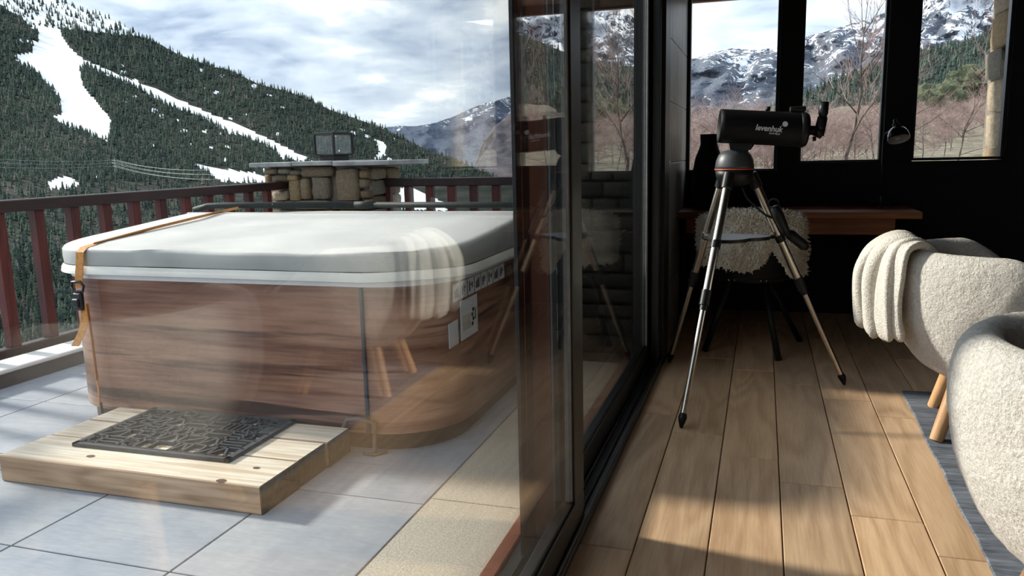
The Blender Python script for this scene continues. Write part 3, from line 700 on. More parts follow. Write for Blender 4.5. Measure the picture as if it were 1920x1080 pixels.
for k in range(4):
    for e in (k*N, (k+1)*N-1):
        p = ring[e]
        if k == 3: continue
        nx, ny = {(0, 0): (0, -1), (0, 1): (1, 0), (1, 0): (1, 0), (1, 1): (0, 1), (2, 0): (0, 1), (2, 1): (-1, 0)}[(k, 0 if e == k*N else 1)]
        box('seam', (p[0]-.007-.004*abs(nx), p[1]-.007-.004*abs(ny), .05), (p[0]+.007+.004*abs(nx), p[1]+.007+.004*abs(ny), .652), SEAMM, tb, .002) if (k, e) in ((0, 0), (1, 2*N-1), (2, 2*N)) else None
# stickers on the right flank
STK = plain('white_sticker', lin(226, 228, 230), .5, var=.03); INK = plain('black_ink', (.02, .02, .022), .6)
XS = TX1+.0005
def stick(y0, y1, z0, z1, mat=STK, k=0): return box('sticker' if mat is STK else 'sticker_print', (XS+.0012*k, y0, z0), (XS+.0012*(k+1), y1, z1), mat, tb)
for i in range(8):
    y0 = 2.86+i*.083; stick(y0, y0+.072, .575, .645)
    for q in range(3): stick(y0+.012+.016*q, y0+.022+.016*q, .59+.012*((i*q) % 3), .62+.006*((i+q) % 3), INK, 1)
stick(2.93, 3.13, .40, .565); stick(2.95, 3.04, .435, .50, plain('beige_print', lin(196, 192, 180), .6), 1)
for q in range(4): stick(3.055+.012*(q % 2), 3.075+.012*(q % 2), .44+.02*q, .455+.02*q, INK, 1)
stick(3.098, 3.106, .46, .51, INK, 1); stick(2.80, 2.90, .40, .50); 
for q, (yy, hh) in enumerate(((3.56, .05), (3.585, .04), (3.605, .05), (3.63, .03), (3.655, .06), (3.675, .05), (3.70, .035), (3.725, .01))):
    stick(yy, yy+.006, .575, .575+hh, plain('silver_script', lin(150, 146, 140), .4), 0)

# ---- cover
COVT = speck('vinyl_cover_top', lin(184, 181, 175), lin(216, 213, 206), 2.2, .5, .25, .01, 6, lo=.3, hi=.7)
COVS = speck('vinyl_cover_shaded', lin(158, 160, 156), lin(182, 183, 178), 3, .45, .2, .01, 5)  # same vinyl, darkened to put the shade of the sides into the colour
cv = thing('spa_cover', 'folding pale grey vinyl cover lying over the hot tub', 'cover', ((TX0+TX1)/2, (TY0+TY1)/2, .683))
YM = (TY0+TY1)/2; cx0, cx1, cy0, cy1, cr = TX0-.03, TX1+.03, TY0-.03, TY1+.03, TR+.02
def ztop(y): return .79+.072*(1-abs(y-YM)/(YM-cy0))
def half(front):
    rg = rrect(cx0, cx1, cy0, cy1, cr, 10); rg = [p for p in rg if (p[1] < YM) == front]
    xs = sorted(rg, key=lambda p: 0)
    if front: rg = rg[11:] + rg[:11] if False else rg
    # order: front ring runs right corner -> (wraps) ; build explicit
    n = 10; pts = []
    if front:
        pts = [(cx0, YM-.004)]+[(cx0, YM-(YM-cy0-cr)*k/6) for k in range(1, 6)]
        pts += [(cx0+cr+cr*math.cos(PI+PI/2*k/n), cy0+cr+cr*math.sin(PI+PI/2*k/n)) for k in range(n+1)]
        pts += [(cx0+cr+(cx1-cx0-2*cr)*k/12, cy0) for k in range(1, 12)]
        pts += [(cx1-cr+cr*math.cos(-PI/2+PI/2*k/n), cy0+cr+cr*math.sin(-PI/2+PI/2*k/n)) for k in range(n+1)]
        pts += [(cx1, YM-(YM-cy0-cr)*k/6) for k in range(5, 0, -1)]+[(cx1, YM-.004)]
    else:
        pts = [(cx1, YM+.004), (cx1, cy1-cr)]+[(cx1-cr+cr*math.cos(PI/2*k/n), cy1-cr+cr*math.sin(PI/2*k/n)) for k in range(1, n+1)]
        pts += [(cx0+cr+cr*math.cos(PI/2+PI/2*k/n), cy1-cr+cr*math.sin(PI/2+PI/2*k/n)) for k in range(n+1)]+[(cx0, YM+.004)]
    off = rel(cv); m = len(pts); V = []; c = Vector((sum(p[0] for p in pts)/m, sum(p[1] for p in pts)/m))
    def ringv(shr, zf):
        for (x, y) in pts:
            d = (c-Vector((x, y))); q = Vector((x, y))+d.normalized()*shr
            wv = .004*math.sin(x*5.3+y*3.1)+.003*math.sin(x*13+1)
            V.append((q.x-off.x, q.y-off.y, zf(q.y)+wv*(1 if shr > 0 else .3)-off.z))
    ringv(0, lambda y: .715); ringv(-.004, lambda y: .74); ringv(-.003, lambda y: ztop(y)-.02); ringv(.006, lambda y: ztop(y)-.005); ringv(.03, ztop)
    for s in (.25, .5, .75):
        for (x, y) in pts:
            q = Vector((x, y)).lerp(c, s); V.append((q.x-off.x, q.y-off.y, ztop(q.y)+.006*math.sin(q.x*4)*math.sin(q.y*3)-off.z))
    V.append((c.x-off.x, c.y-off.y, ztop(c.y)-off.z)); Fc = []
    for r in range(7):
        for i in range(m): Fc.append((r*m+i, r*m+(i+1) % m, (r+1)*m+(i+1) % m, (r+1)*m+i))
    Fc += [(7*m+i, 7*m+(i+1) % m, 8*m) for i in range(m)]; Fc.append(tuple(range(m))[::-1])
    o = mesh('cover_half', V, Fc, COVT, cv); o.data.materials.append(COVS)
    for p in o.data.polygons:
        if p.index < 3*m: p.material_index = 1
    return autosmooth(o, 50)
half(True); half(False)
off = rel(cv)
hem = rrect(cx0-.010, cx1+.010, cy0-.010, cy1+.010, cr+.01, 10)
bmv = []; m_ = len(hem)
for (sc, z_) in ((-.004, .676), (.006, .679), (.002, .70), (-.008, .714)):
    for i, (x, y) in enumerate(hem):
        d = (Vector((x, y))-Vector(((cx0+cx1)/2, YM))).normalized(); wv = .003*math.sin(x*9+y*7); bmv.append((x+d.x*sc-off.x, y+d.y*sc-off.y, z_+wv-off.z))
autosmooth(mesh('skirt_hem', bmv, [(r*m_+i, r*m_+(i+1) % m_, (r+1)*m_+(i+1) % m_, (r+1)*m_+i) for r in range(3) for i in range(m_)], speck('cream_vinyl_hem', lin(214, 212, 202), lin(232, 230, 222), 4, .5, .2, .01), cv), 60)
mesh('hinge_seam', [(cx0+.01-off.x, YM-.012-off.y, .862-off.z), (cx1-.01-off.x, YM-.012-off.y, .862-off.z), (cx1-.01-off.x, YM+.012-off.y, .862-off.z), (cx0+.01-off.x, YM+.012-off.y, .862-off.z), (cx0+.01-off.x, YM-off.y, .868-off.z), (cx1-.01-off.x, YM-off.y, .868-off.z)], [(0, 1, 5, 4), (4, 5, 2, 3)], COVS, cv)
DGREEN = plain('dark_green_tube', lin(40, 47, 46), .6, spec=.25)
lf = thing('cover_lifter_bar', 'dark tubular cover lifter bar lying along the fold of the hot tub cover', 'bar', ((TX0+TX1)/2, 3.95, .87))
yb = 3.93
tube('bar', [(TX0-.12, yb, .868), (TX0-.02, yb+.0, .892), (TX0+.1, yb, .895), (-2.1, yb, .895)], .0185, DGREEN, lf); tube('bar', [(-2.1, yb, .895), (TX1-.02, yb, .892), (TX1+.03, yb, .86)], .0165, DGREEN, lf)
tube('joint_sleeve', [(-2.16, yb, .895), (-2.04, yb, .895)], .021, DGREEN, lf)
for xx in (TX0-.12, TX1+.04): tube('lifter_arm', [(xx, yb, .865), (xx, yb+.25, .5), (xx, yb+.3, .30)], .014, DGREEN, lf)

# ---- tie down strap
ORG = speck('orange_webbing', lin(190, 126, 62), lin(214, 154, 88), 90, .7, .3, .002, stretch=(1, 1, 1))
BUCK = plain('black_buckle', (.02, .022, .024), .35)
sp = thing('tie_down_strap', 'orange webbing tie down strap with black buckle over the left of the cover', 'strap', (-2.93, 2.70, ZT))
def ribbon(name, pts, wvec, w, th, mat, parent):
    off = rel(parent); V = []; wv = Vector(wvec)
    pts = [Vector(p)-off for p in pts]; n = len(pts)
    for i, p in enumerate(pts):
        t = (pts[min(i+1, n-1)]-pts[max(i-1, 0)]).normalized(); nr_ = t.cross(wv).normalized()
        for a, b in ((-1, -1), (1, -1), (1, 1), (-1, 1)): V.append(p+wv*w/2*a+nr_*th/2*b)
    Fc = [(i*4+j, i*4+(j+1) % 4, i*4+4+(j+1) % 4, i*4+4+j) for i in range(n-1) for j in range(4)]+[(0, 1, 2, 3)[::-1], tuple(4*(n-1)+j for j in range(4))]
    return mesh(name, V, Fc, mat, parent)
yf = 2.675
XS_ = -2.825
ribbon('webbing', [(-2.93, 4.0, .885), (-2.91, YM, .872), (-2.875, 3.2, .835), (-2.835, 2.76, .8)], (.72, 0, .69), .022, .003, ORG, sp)
ribbon('webbing', [(-2.835, 2.77, .800), (XS_, 2.70, .793), (XS_, yf, .775), (XS_-.004, yf-.005, .72), (XS_-.01, yf-.012, .66), (XS_-.013, yf-.012, .62)], (1, 0, 0), .042, .003, ORG, sp)
box('buckle', (XS_-.040, yf-.03, .52), (XS_+.004, yf-.004, .60), BUCK, sp, .006); box('buckle_lever', (XS_-.036, yf-.042, .535), (XS_-.002, yf-.03, .575), BUCK, sp, .005)
tube('buckle_ring', [(XS_-.05, yf-.018, .625), (XS_-.045, yf-.018, .645), (XS_+.0, yf-.018, .648), (XS_+.018, yf-.018, .63), (XS_+.01, yf-.018, .605), (XS_-.04, yf-.018, .603), (XS_-.05, yf-.018, .625)], .006, BUCK, sp, 6)
ribbon('strap_tail', [(XS_, yf-.010, .55), (XS_+.002, yf-.014, .48), (XS_-.012, yf-.03, .42), (XS_-.035, yf-.05, .365)], (1, .1, 0), .038, .003, ORG, sp)
ribbon('webbing', [(XS_+.012, yf-.006, .55), (XS_+.016, yf-.004, .40), (XS_+.014, yf+.0, .20)], (.45, -.85, .1), .03, .003, ORG, sp)
tube('cord', [(XS_+.014, yf, .21), (XS_+.012, yf+.005, .14), (XS_+.02, yf-.008, .10), (XS_+.026, yf-.01, .06)], .005, ORG, sp, 6)
tube('hook', [(XS_+.03, yf-.01, .10), (XS_+.034, yf-.012, .03), (XS_+.03, yf-.01, .015), (XS_-.02, yf-.012, .005), (XS_-.07, yf-.02, -.018)], .006, BUCK, sp, 6); tube('hook', [(XS_+.034, yf-.012, .05), (XS_+.06, yf-.012, .0), (XS_+.065, yf-.012, -.018)], .006, BUCK, sp, 6)
hk = thing('ground_hook', 'bent grey metal hook standing on the tiles by the tub corner', 'hook', (-1.47, 2.6, ZT)); HM = plain('weathered_metal', lin(120, 104, 86), .5)
a = pz(703, 852, ZT+.006)
tube('arch', [(a[0]-.16, 2.70, .05), (a[0]-.12, 2.685, .115), (a[0]-.06, 2.66, .13), (a[0]-.01, a[1]+.03, .10), (a[0], a[1], .0), (a[0], a[1], ZT+.006)], .009, HM, hk, 8)
tube('foot', [(a[0]-.05, a[1]-.004, ZT+.007), (a[0], a[1]-.008, ZT+.007), (a[0]+.035, a[1]+.04, ZT+.007)], .007, HM, hk, 6)

# ---- wooden step and mat
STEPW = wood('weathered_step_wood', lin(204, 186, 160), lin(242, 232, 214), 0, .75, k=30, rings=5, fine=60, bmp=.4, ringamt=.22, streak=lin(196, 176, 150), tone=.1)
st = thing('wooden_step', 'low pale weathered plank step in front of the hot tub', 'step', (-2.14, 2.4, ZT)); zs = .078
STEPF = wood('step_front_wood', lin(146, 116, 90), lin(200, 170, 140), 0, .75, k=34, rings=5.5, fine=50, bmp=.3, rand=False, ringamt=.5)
ENDG = speck('shaded_end_grain', lin(64, 58, 50), lin(96, 86, 72), 40, .9, .4, .004)  # weathered end grain, darkened further for the shade on the step's end
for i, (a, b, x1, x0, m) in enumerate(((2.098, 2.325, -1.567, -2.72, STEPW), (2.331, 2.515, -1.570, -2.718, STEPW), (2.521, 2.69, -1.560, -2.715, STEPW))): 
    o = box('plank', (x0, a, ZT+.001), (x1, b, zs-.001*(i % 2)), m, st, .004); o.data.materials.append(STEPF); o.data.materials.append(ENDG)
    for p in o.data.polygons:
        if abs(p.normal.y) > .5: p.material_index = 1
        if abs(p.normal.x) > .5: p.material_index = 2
KNOT = plain('dark_knot', lin(84, 66, 50), .8)
for kx, ky, s in ((170, 855, 1), (481, 877, .8), (415, 901, 1.1)):
    q = pz(kx, ky, zs+.001)
    bm = bmesh.new(); bmesh.ops.create_circle(bm, cap_ends=True, radius=.012*s, segments=12)
    for v in bm.verts: v.co.x *= 1.5
    o = frombm('knot', bm, KNOT, st); o.location = Vector(q)-rel(st)
RUB = plain('black_rubber', lin(62, 64, 66), .6, var=.2, bmp=.2)
mt = thing('rubber_door_mat', 'dark grey openwork rubber mat on the wooden step', 'mat', (-2.16, 2.465, zs+.0015)); mt.rotation_euler.z = math.radians(.6)
MW, MD, MT = .355, .222, .014
bm = bmesh.new()
for lo, hi in (((-MW, -MD, .0), (MW, -MD+.022, MT)), ((-MW, MD-.022, .0), (MW, MD, MT)), ((-MW, -MD, .0), (-MW+.022, MD, MT)), ((MW-.022, -MD, .0), (MW, MD, MT))): addbox(bm, lo, hi)
frombm('mat_border', bm, RUB, mt)
r = random.Random(21); bm = bmesh.new()
def bar(x0, y0, x1, y1, w=.009, h=MT):
    d = Vector((x1-x0, y1-y0, 0)); L = d.length; mtx = Matrix.Translation(((x0+x1)/2, (y0+y1)/2, h/2)) @ Matrix.Rotation(math.atan2(d.y, d.x), 4, 'Z') @ Matrix.Diagonal((L+w*.8, w, h, 1))
    bmesh.ops.create_cube(bm, size=1, matrix=mtx)
rows = 5; ch = (2*MD-.044)/rows
for i in range(rows):
    yy = -MD+.022+i*ch; x = -MW+.022
    bar(-MW+.01, yy, MW-.01, yy, .008)
    while x < MW-.05:
        cw = r.choice((.05, .06, .08, .1)); cw = min(cw, MW-.02-x); k = r.randrange(7)
        bar(x, yy, x, yy+ch, .009)
        if k == 0: bar(x, yy, x+cw, yy+ch)
        elif k == 1: bar(x, yy+ch/2, x+cw, yy+ch/2)
        elif k == 2:
            for q in range(1, 4): bar(x+cw*q/4, yy, x+cw*q/4, yy+ch, .007)
        elif k == 3:
            for q in range(10):
                a0, a1 = 2*PI*q/10, 2*PI*(q+1)/10; bar(x+cw/2+cw*.36*math.cos(a0), yy+ch/2+ch*.36*math.sin(a0), x+cw/2+cw*.36*math.cos(a1), yy+ch/2+ch*.36*math.sin(a1), .008)
        elif k == 4: bar(x, yy, x+cw/2, yy+ch); bar(x+cw/2, yy+ch, x+cw, yy)
        elif k == 5: bar(x, yy+ch*.33, x+cw, yy+ch*.33, .008); bar(x, yy+ch*.66, x+cw, yy+ch*.66, .008)
        x += cw
frombm('mat_lattice', bm, RUB, mt)

# ------------------------------------------------------------------ telescope
ts = thing('telescope', 'black telescope on a chrome tripod standing by the glass door', 'telescope', (-.115, 3.84, 0))
TBLK = plain('satin_black_tube', (.005, .005, .006), .5, spec=.2, bmp=0); TGREY = plain('dark_grey_mount', (.045, .048, .05), .45)
A = Vector((-.196, 3.80, 1.259)); B = Vector((.170, 3.86, 1.231)); ax = (B-A).normalized()
ot = lathe('optical_tube', [(.060, .012), (.068, 0), (.076, 0), (.0765, .02), (.0765, .35), (.0765, .352)], TBLK, ts, 40, ax, A)
lathe('corrector_glass', [(.067, .006), (.067, .008)], plain('dark_lens', (.01, .012, .02), .08), ts, 32, ax, A)
lathe('rear_cell', [(.0765, .352), (.079, .354), (.079, .375), (.072, .388), (.05, .392), (.02, .392)], BLACKPL, ts, 36, ax, A)
E_ = A+ax*.39; tube('focuser', [E_, E_+ax*.045], .021, BLACKPL, ts, 16); up = Vector((.05, 0, 1)).normalized()
D_ = E_+ax*.062; tube('star_diagonal', [E_+ax*.03+Vector((0, 0, .0)), D_+Vector((.005, 0, -.012))], [.022, .026], BLACKPL, ts, 12); tube('star_diagonal', [D_+Vector((-.012, 0, -.02)), D_+up*.06], [.024, .022], BLACKPL, ts, 14)
tube('eyepiece', [D_+up*.05, D_+up*.07, D_+up*.075, D_+up*.128], [.018, .018, .0215, .0205], BLACKPL, ts, 16)
tube('focus_knob', [E_+Vector((.03, -.03, -.03)), E_+Vector((.03, -.03, -.05))], .008, BLACKPL, ts, 10)
fi = A+ax*.35+Vector((0, 0, .082)); box('finder_scope', fi+Vector((-.04, -.018, -.004)), fi+Vector((.03, .018, .022)), BLACKPL, ts, .005); tube('finder_scope', [A+ax*.215+Vector((0, 0, .077)), A+ax*.215+Vector((0, 0, .096))], .011, BLACKPL, ts, 10)
# lettering on the side facing the room
def text(name, body, size, mat, parent, mw, shear=0., extrude=.0006, bold=0):
    c = bpy.data.curves.new(name, 'FONT'); c.body = body; c.size = size; c.shear = shear; c.extrude = extrude; c.offset = bold; c.resolution_u = 3; c.align_x = 'LEFT'
    t = bpy.data.objects.new(name, c); COL.objects.link(t); bpy.context.view_layer.update()
    m = bpy.data.meshes.new_from_object(t.evaluated_get(bpy.context.evaluated_depsgraph_get())); bpy.data.objects.remove(t)
    m.materials.clear(); m.materials.append(mat); m.transform(mw); o = link(bpy.data.objects.new(name, m), parent); return o
LET = plain('white_lettering', lin(214, 216, 216), .5, var=.02, bmp=0)
nrm = Vector((0, -1, 0)); nrm = (nrm-ax*nrm.dot(ax)).normalized(); upv = nrm.cross(ax)*-1
upv = ax.cross(nrm)*-1
if upv.z < 0: upv = -upv
nz = ax.cross(upv)                                        # points out of the tube toward the viewer
if nz.y > 0: nz = -nz
def onside(s, z, out=.0012):
    # point on the curved tube flank: s along the axis, z height about the axis
    h_ = math.sqrt(max(0, .0765**2-z*z)); return A+ax*s+upv*z+nz*(h_+out)
tilt = Vector((0, 0, 0))
def tmat(p, rot=0.):
    m3 = Matrix((ax, upv, nz)).transposed().to_4x4(); return Matrix.Translation(p-rel(ts)) @ m3 @ Matrix.Rotation(rot, 4, 'Z')
def bend(o):
    for v in o.data.vertices:
        q = v.co+rel(ts)-A; z_ = q.dot(upv); s_ = q.dot(ax); ou = q.dot(nz)
        h_ = math.sqrt(max(1e-6, .0765**2-z_*z_)); v.co = A+ax*s_+upv*z_+nz*(h_+.0006+.0006)-rel(ts)
    return o
lt = text('lettering', 'levenhuk', .036, LET, ts, tmat(onside(.150, -.012), math.radians(-2)), .18, .0, .0006); bend(lt)
xs_ = [ (v.co+rel(ts)-A).dot(ax) for v in lt.data.vertices]; x0_, x1_ = min(xs_), max(xs_)
k_ = .118/(x1_-x0_)
for v in lt.data.vertices: q = v.co+rel(ts)-A; v.co += ax*((q.dot(ax)-x0_)*(k_-1))
bend(text('lettering', 'Zoom&Joy', .011, LET, ts, tmat(onside(.212, -.026), math.radians(-2)), .0, .0, .0001))
bm = bmesh.new()
for k in range(12):
    q = 2*PI*k/12; bmesh.ops.create_circle(bm, cap_ends=True, radius=.0038, segments=8, matrix=tmat(onside(.150+.127, .020)) @ Matrix.Translation((.0085*math.cos(q), .0085*math.sin(q), 0)))
bmesh.ops.create_circle(bm, cap_ends=True, radius=.0062, segments=14, matrix=tmat(onside(.150+.127, .020)))
bmesh.ops.create_circle(bm, cap_ends=True, radius=.002, segments=8, matrix=tmat(onside(.150+.113, .011)))
bend(frombm('emblem', bm, LET, ts))
# mount
MC = Vector((-.125, 3.84, 0))
lathe('mount_head', [(.088, 1.062), (.088, 1.075), (.084, 1.10), (.074, 1.125), (.058, 1.143), (.03, 1.150)], TGREY, ts, 36, None, MC)
lathe('orange_ring', [(.089, 1.058), (.0905, 1.059), (.0905, 1.0625), (.089, 1.0635)], plain('orange_trim', lin(196, 84, 50), .45), ts, 36, None, MC)
lathe('tripod_hub', [(.04, .985), (.07, .99), (.084, 1.03), (.088, 1.056)], BLACKPL, ts, 30, None, MC)
bm = bmesh.new(); g8 = addbox(bm, (-.155-MC.x*0, 3.80, 1.14), (-.02, 3.90, 1.20))
for v in g8:
    if v.co.z < 1.17: v.co.x = v.co.x+.012 if v.co.x < -.1 else v.co.x-.04
bmesh.ops.bevel(bm, geom=bm.edges[:], offset=.008, segments=2, affect='EDGES'); bmesh.ops.translate(bm, vec=-rel(ts), verts=bm.verts); frombm('mount_arm', bm, BLACKPL, ts)
feet = [Vector((-.296, 3.22, 0)), Vector((-.46, 4.263, 0)), Vector((.412, 4.028, 0))]
legs = []
for f in feet:
    d = (f-MC); d.z = 0; d.normalize(); top = MC+d*.088+Vector((0, 0, 1.02)); foot = f+Vector((0, 0, .012)); legs.append((top, foot))
    V_, F_ = tubeverts([top-rel(ts), top.lerp(foot, .51)-rel(ts)], .0185, 14); lg = mesh('leg', V_, F_, CHROME, ts, True); autosmooth(lg, 50)
    def sub(name, pts, rad, mat, n=12):
        V2, F2 = tubeverts([p-rel(ts) for p in pts], rad, n); return autosmooth(mesh(name, V2, F2, mat, lg), 50)
    sub('lower_leg', [top.lerp(foot, .50), top.lerp(foot, .975)], .0135, CHROME)
    sub('leg_clamp', [top.lerp(foot, .475), top.lerp(foot, .535)], .0225, BLACKPL); sub('leg_clamp', [top.lerp(foot, .535), top.lerp(foot, .555)], .0175, BLACKPL)
    sub('foot', [top.lerp(foot, .955), top.lerp(foot, .97), top.lerp(foot, .985), foot-Vector((0, 0, .010))], [.015, .019, .015, .006], BLACKPL)
    sub('leg_yoke', [top+(top-foot)*.02, top.lerp(foot, .045)], .026, BLACKPL)
    sub('spreader_bracket', [top.lerp(foot, .27), top.lerp(foot, .30)], .0225, BLACKPL)
zt_ = .735; cpt = MC+Vector((0, 0, zt_))
for tp, ft_ in legs:
    e = tp.lerp(ft_, .285); tube('spreader_arm', [cpt, Vector((e.x, e.y, zt_+.005))], .009, BLACKPL, ts, 8)
bm = bmesh.new(); P_ = []
for i in range(36):
    a = 2*PI*i/36; P_.append(a)
V_ = []; 
angs = [math.atan2((f-MC).y, (f-MC).x) for f in feet]
for z_ in (zt_-.004, zt_+.012):
    for a in P_:
        m_a = max(math.cos(a-b) for b in angs); r_ = .10+.075*max(0, m_a)**3
        V_.append((MC.x+r_*math.cos(a)-rel(ts).x, MC.y+r_*math.sin(a)-rel(ts).y, z_))
bm.free(); autosmooth(mesh('accessory_tray', V_, [(i, (i+1) % 36, 36+(i+1) % 36, 36+i) for i in range(36)]+[tuple(range(36))[::-1], tuple(range(36, 72))], BLACKPL, ts), 40)
e = legs[2][0].lerp(legs[2][1], .20)
ld = (legs[2][1]-legs[2][0]).normalized(); hc = e+Vector((.038, -.02, 0))
tube('hand_controller', [hc-ld*.075, hc-ld*.07, hc-ld*.03, hc+ld*.05, hc+ld*.075, hc+ld*.08], [.012, .022, .026, .021, .018, .010], BLACKPL, ts, 14)
tube('controller_ring', [hc-ld*.085+Vector((.024*math.cos(q), -.008*math.sin(q), .024*math.sin(q))) for q in [2*PI*k/14 for k in range(15)]], .0045, BLACKPL, ts, 6)
tube('battery_pack', [hc+ld*.06+Vector((.0, .03, .0)), hc+ld*.075+Vector((.015, .03, 0)), hc+ld*.15+Vector((.05, .03, .012)), hc+ld*.165+Vector((.06, .03, .012))], [.012, .026, .024, .012], BLACKPL, ts, 12)
tube('cable', [MC+Vector((.03, -.04, 1.0)), MC+Vector((.06, -.05, .93)), MC+Vector((.12, -.05, .87)), e+Vector((-.02, -.03, .02)), e+Vector((.04, -.03, .0))], .005, BLACKPL, ts, 8)

# ------------------------------------------------------------------ desk and what stands on it
DESKW = wood('desk_wood', lin(128, 76, 44), lin(176, 112, 70), 0, .5, k=26, rings=3, fine=60, rand=False)
dk = thing('desk', 'wooden desk top fixed under the far windows', 'desk', (.2, 5.58, .7))
box('desk_top', (XL+.001, 5.30, .708), (.935, YF-.001, .75), DESKW, dk, .003); box('apron', (XL+.05, 5.385, .60), (.80, 5.42, .708), DESKW, dk, .003); box('leg_panel', (.70, 5.45, 0), (.74, YF-.001, .708), BLACKWALL, dk, .003); box('leg_panel', (XL+.01, 5.45, 0), (XL+.05, YF-.001, .708), BLACKWALL, dk, .003)
lp = thing('desk_lamp', 'black desk lamp with a small round shade, white inside, on the desk', 'lamp', (.735, 5.6, .7505)); LB = (.735, 5.6)
for k in range(3):
    a = 2*PI*k/3+.5; tube('base_leg', [(LB[0]+.012*math.cos(a), LB[1]+.012*math.sin(a), .83), (LB[0]+.075*math.cos(a), LB[1]+.075*math.sin(a), .757)], .006, BLACKPL, lp, 8)
tube('pole', [(LB[0], LB[1], .80), (LB[0], LB[1], 1.20)], .007, BLACKPL, lp, 10)
sc = Vector(py(1685, 258, 5.52)); axs = Vector((-.16, .42, .90)).normalized()
tube('arm', [(LB[0], LB[1], 1.19), sc+axs*.06+Vector((-.06, .03, -.03)), sc+axs*.075], .007, BLACKPL, lp, 8)
WIN = plain('white_enamel', lin(190, 188, 182), .5)
lathe('lamp_shade', [(.066, -.012), (.066, 0), (.062, .025), (.052, .048), (.036, .066), (.02, .075)], plain('gloss_black', (.012, .012, .012), .18), lp, 32, axs, sc, True, False)
lathe('shade_lining', [(.0655, -.0125), (.064, -.006), (.0635, 0), (.0595, .024), (.0495, .046), (.034, .063), (.01, .071)], WIN, lp, 32, axs, sc, True, False)
lathe('shade_neck', [(.021, .07), (.021, .095), (.012, .10), (.012, .125), (.006, .13)], BLACKPL, lp, 18, axs, sc)
lathe('bulb', [(.012, .01), (.02, .0), (.02, -.008), (.01, -.016)], WIN, lp, 16, axs, sc)
va = thing('tall_vase', 'tall matt black vase on the desk in the left window', 'vase', (-.36, 5.62, .7505))
lathe('vase_body', [(.085, .7505), (.10, .78), (.112, .90), (.108, 1.0), (.09, 1.10), (.066, 1.16), (.057, 1.19), (.057, 1.20)], BLACKWALL, va, 30, None, (-.355, 5.62, 0)); lathe('vase_neck', [(.057, 1.20), (.060, 1.258), (.054, 1.258), (.05, 1.21)], BLACKWALL, va, 30, None, (-.355, 5.62, 0))

# ------------------------------------------------------------------ desk chair with sheepskin
ch = thing('desk_chair', 'black shell chair with thin black legs in front of the desk', 'chair', (-.04, 4.72, 0)); CC = Vector((-.05, 4.72, 0))
def shell(name, mat, parent, rb, zb0, zb1, thick, a0, a1, zfun, rfun, na=30, nh=8, off=0.):
    V = []; Fc = []; o_ = rel(parent)
    for lay in (0, 1):
        for i in range(na+1):
            a = a0+(a1-a0)*i/na
            for j in range(nh+1):
                z_ = zb0+(zfun(a)-zb0)*j/nh; r_ = rfun(z_, a)-(thick if lay else 0)+off
                V.append((CC.x+r_*math.cos(a)-o_.x, CC.y+r_*math.sin(a)-o_.y, z_-o_.z))
    R = nh+1; L = (na+1)*R
    for i in range(na):
        for j in range(nh): Fc += [(i*R+j, (i+1)*R+j, (i+1)*R+j+1, i*R+j+1), (L+(i+1)*R+j, L+i*R+j, L+i*R+j+1, L+(i+1)*R+j+1)]
        Fc += [(i*R+nh, (i+1)*R+nh, L+(i+1)*R+nh, L+i*R+nh), ((i+1)*R, i*R, L+i*R, L+(i+1)*R)]
    for i in (0, na): Fc += [(i*R+j, i*R+j+1, L+i*R+j+1, L+i*R+j) for j in range(nh)]
    return autosmooth(mesh(name, V, Fc, mat, parent), 50)
rf = lambda z_, a: .235+.05*min(1, max(0, (z_-.42)/.2))
bz = lambda a: .79-.14*(min(1, abs((a+PI/2))/1.9))**2.2
shell('backrest', BLACKPL, ch, .24, .42, .8, .014, -PI/2-1.75, -PI/2+1.75, bz, rf)
lathe('seat', [(.05, .405), (.20, .415), (.243, .43), (.245, .445), (.22, .452), (.1, .442)], BLACKPL, ch, 32, None, CC)
for s in (-1, 1): tube('armrest', [CC+Vector((s*.282, -.05, .655)), CC+Vector((s*.30, .05, .668)), CC+Vector((s*.285, .16, .64))], [.012, .018, .012], BLACKPL, ch, 10)
for tx, ty, fx, fy in ((.07, -.10, .114, 4.437), (-.10, -.10, -.293, 4.56), (.08, .11, .245, 4.925), (-.10, .11, -.29, 4.99)):
    tube('leg', [CC+Vector((tx, ty, .42)), Vector((fx, fy, .0))], [.012, .019], BLACKPL, ch, 12)
    for dx in (-.012, .018): lathe('bolt', [(.005, 0), (.005, .003)], CHROME, ch, 8, (0, -1, .1), CC+Vector((tx+dx, -.245 if ty < 0 else .2, .435)))
WOOL = speck('cream_sheepskin', lin(226, 216, 194), lin(250, 244, 232), 14, .95, .8, .02, 6, spec=.1)
sk = thing('sheepskin', 'cream sheepskin draped over the back of the desk chair', 'sheepskin', (-.05, 4.45, .45))
def lowb(t):   # lower edge of the pelt, t 0..1 across the back (left to right)
    return float(np.interp(t, [0, .12, .25, .38, .5, .60, .66, .72, .84, .95, 1], [.53, .51, .52, .50, .49, .54, .62, .55, .455, .44, .47]))
V, Fc, TU = [], [], []; na, nh = 46, 16; o_ = rel(sk); g = np.random.default_rng(4)
prof_pts = []
for i in range(na+1):
    t = i/na; a = -PI/2-1.15+2.3*t
    for j in range(nh+1):
        s = j/nh                              # 0 inside seat .. 1 outer lower edge
        zt2 = bz(a)+.012; wob = .008*math.sin(9*t*PI+s*5)
        if s < .25: z_ = zt2-.2*(1-s/.25); r_ = rf(.7, a)-.035
        elif s < .4: q = (s-.25)/.15*PI; z_ = zt2+.022*math.sin(q); r_ = rf(.7, a)+.0-.033*math.cos(q)
        else: z_ = zt2-(zt2-lowb(t))*(s-.4)/.6; r_ = rf(z_, a)+.028+.03*(s-.4)*(1+.8*math.sin(8*t))
        V.append((CC.x+(r_+wob)*math.cos(a)-o_.x, CC.y+(r_+wob)*math.sin(a)-o_.y, z_-o_.z))
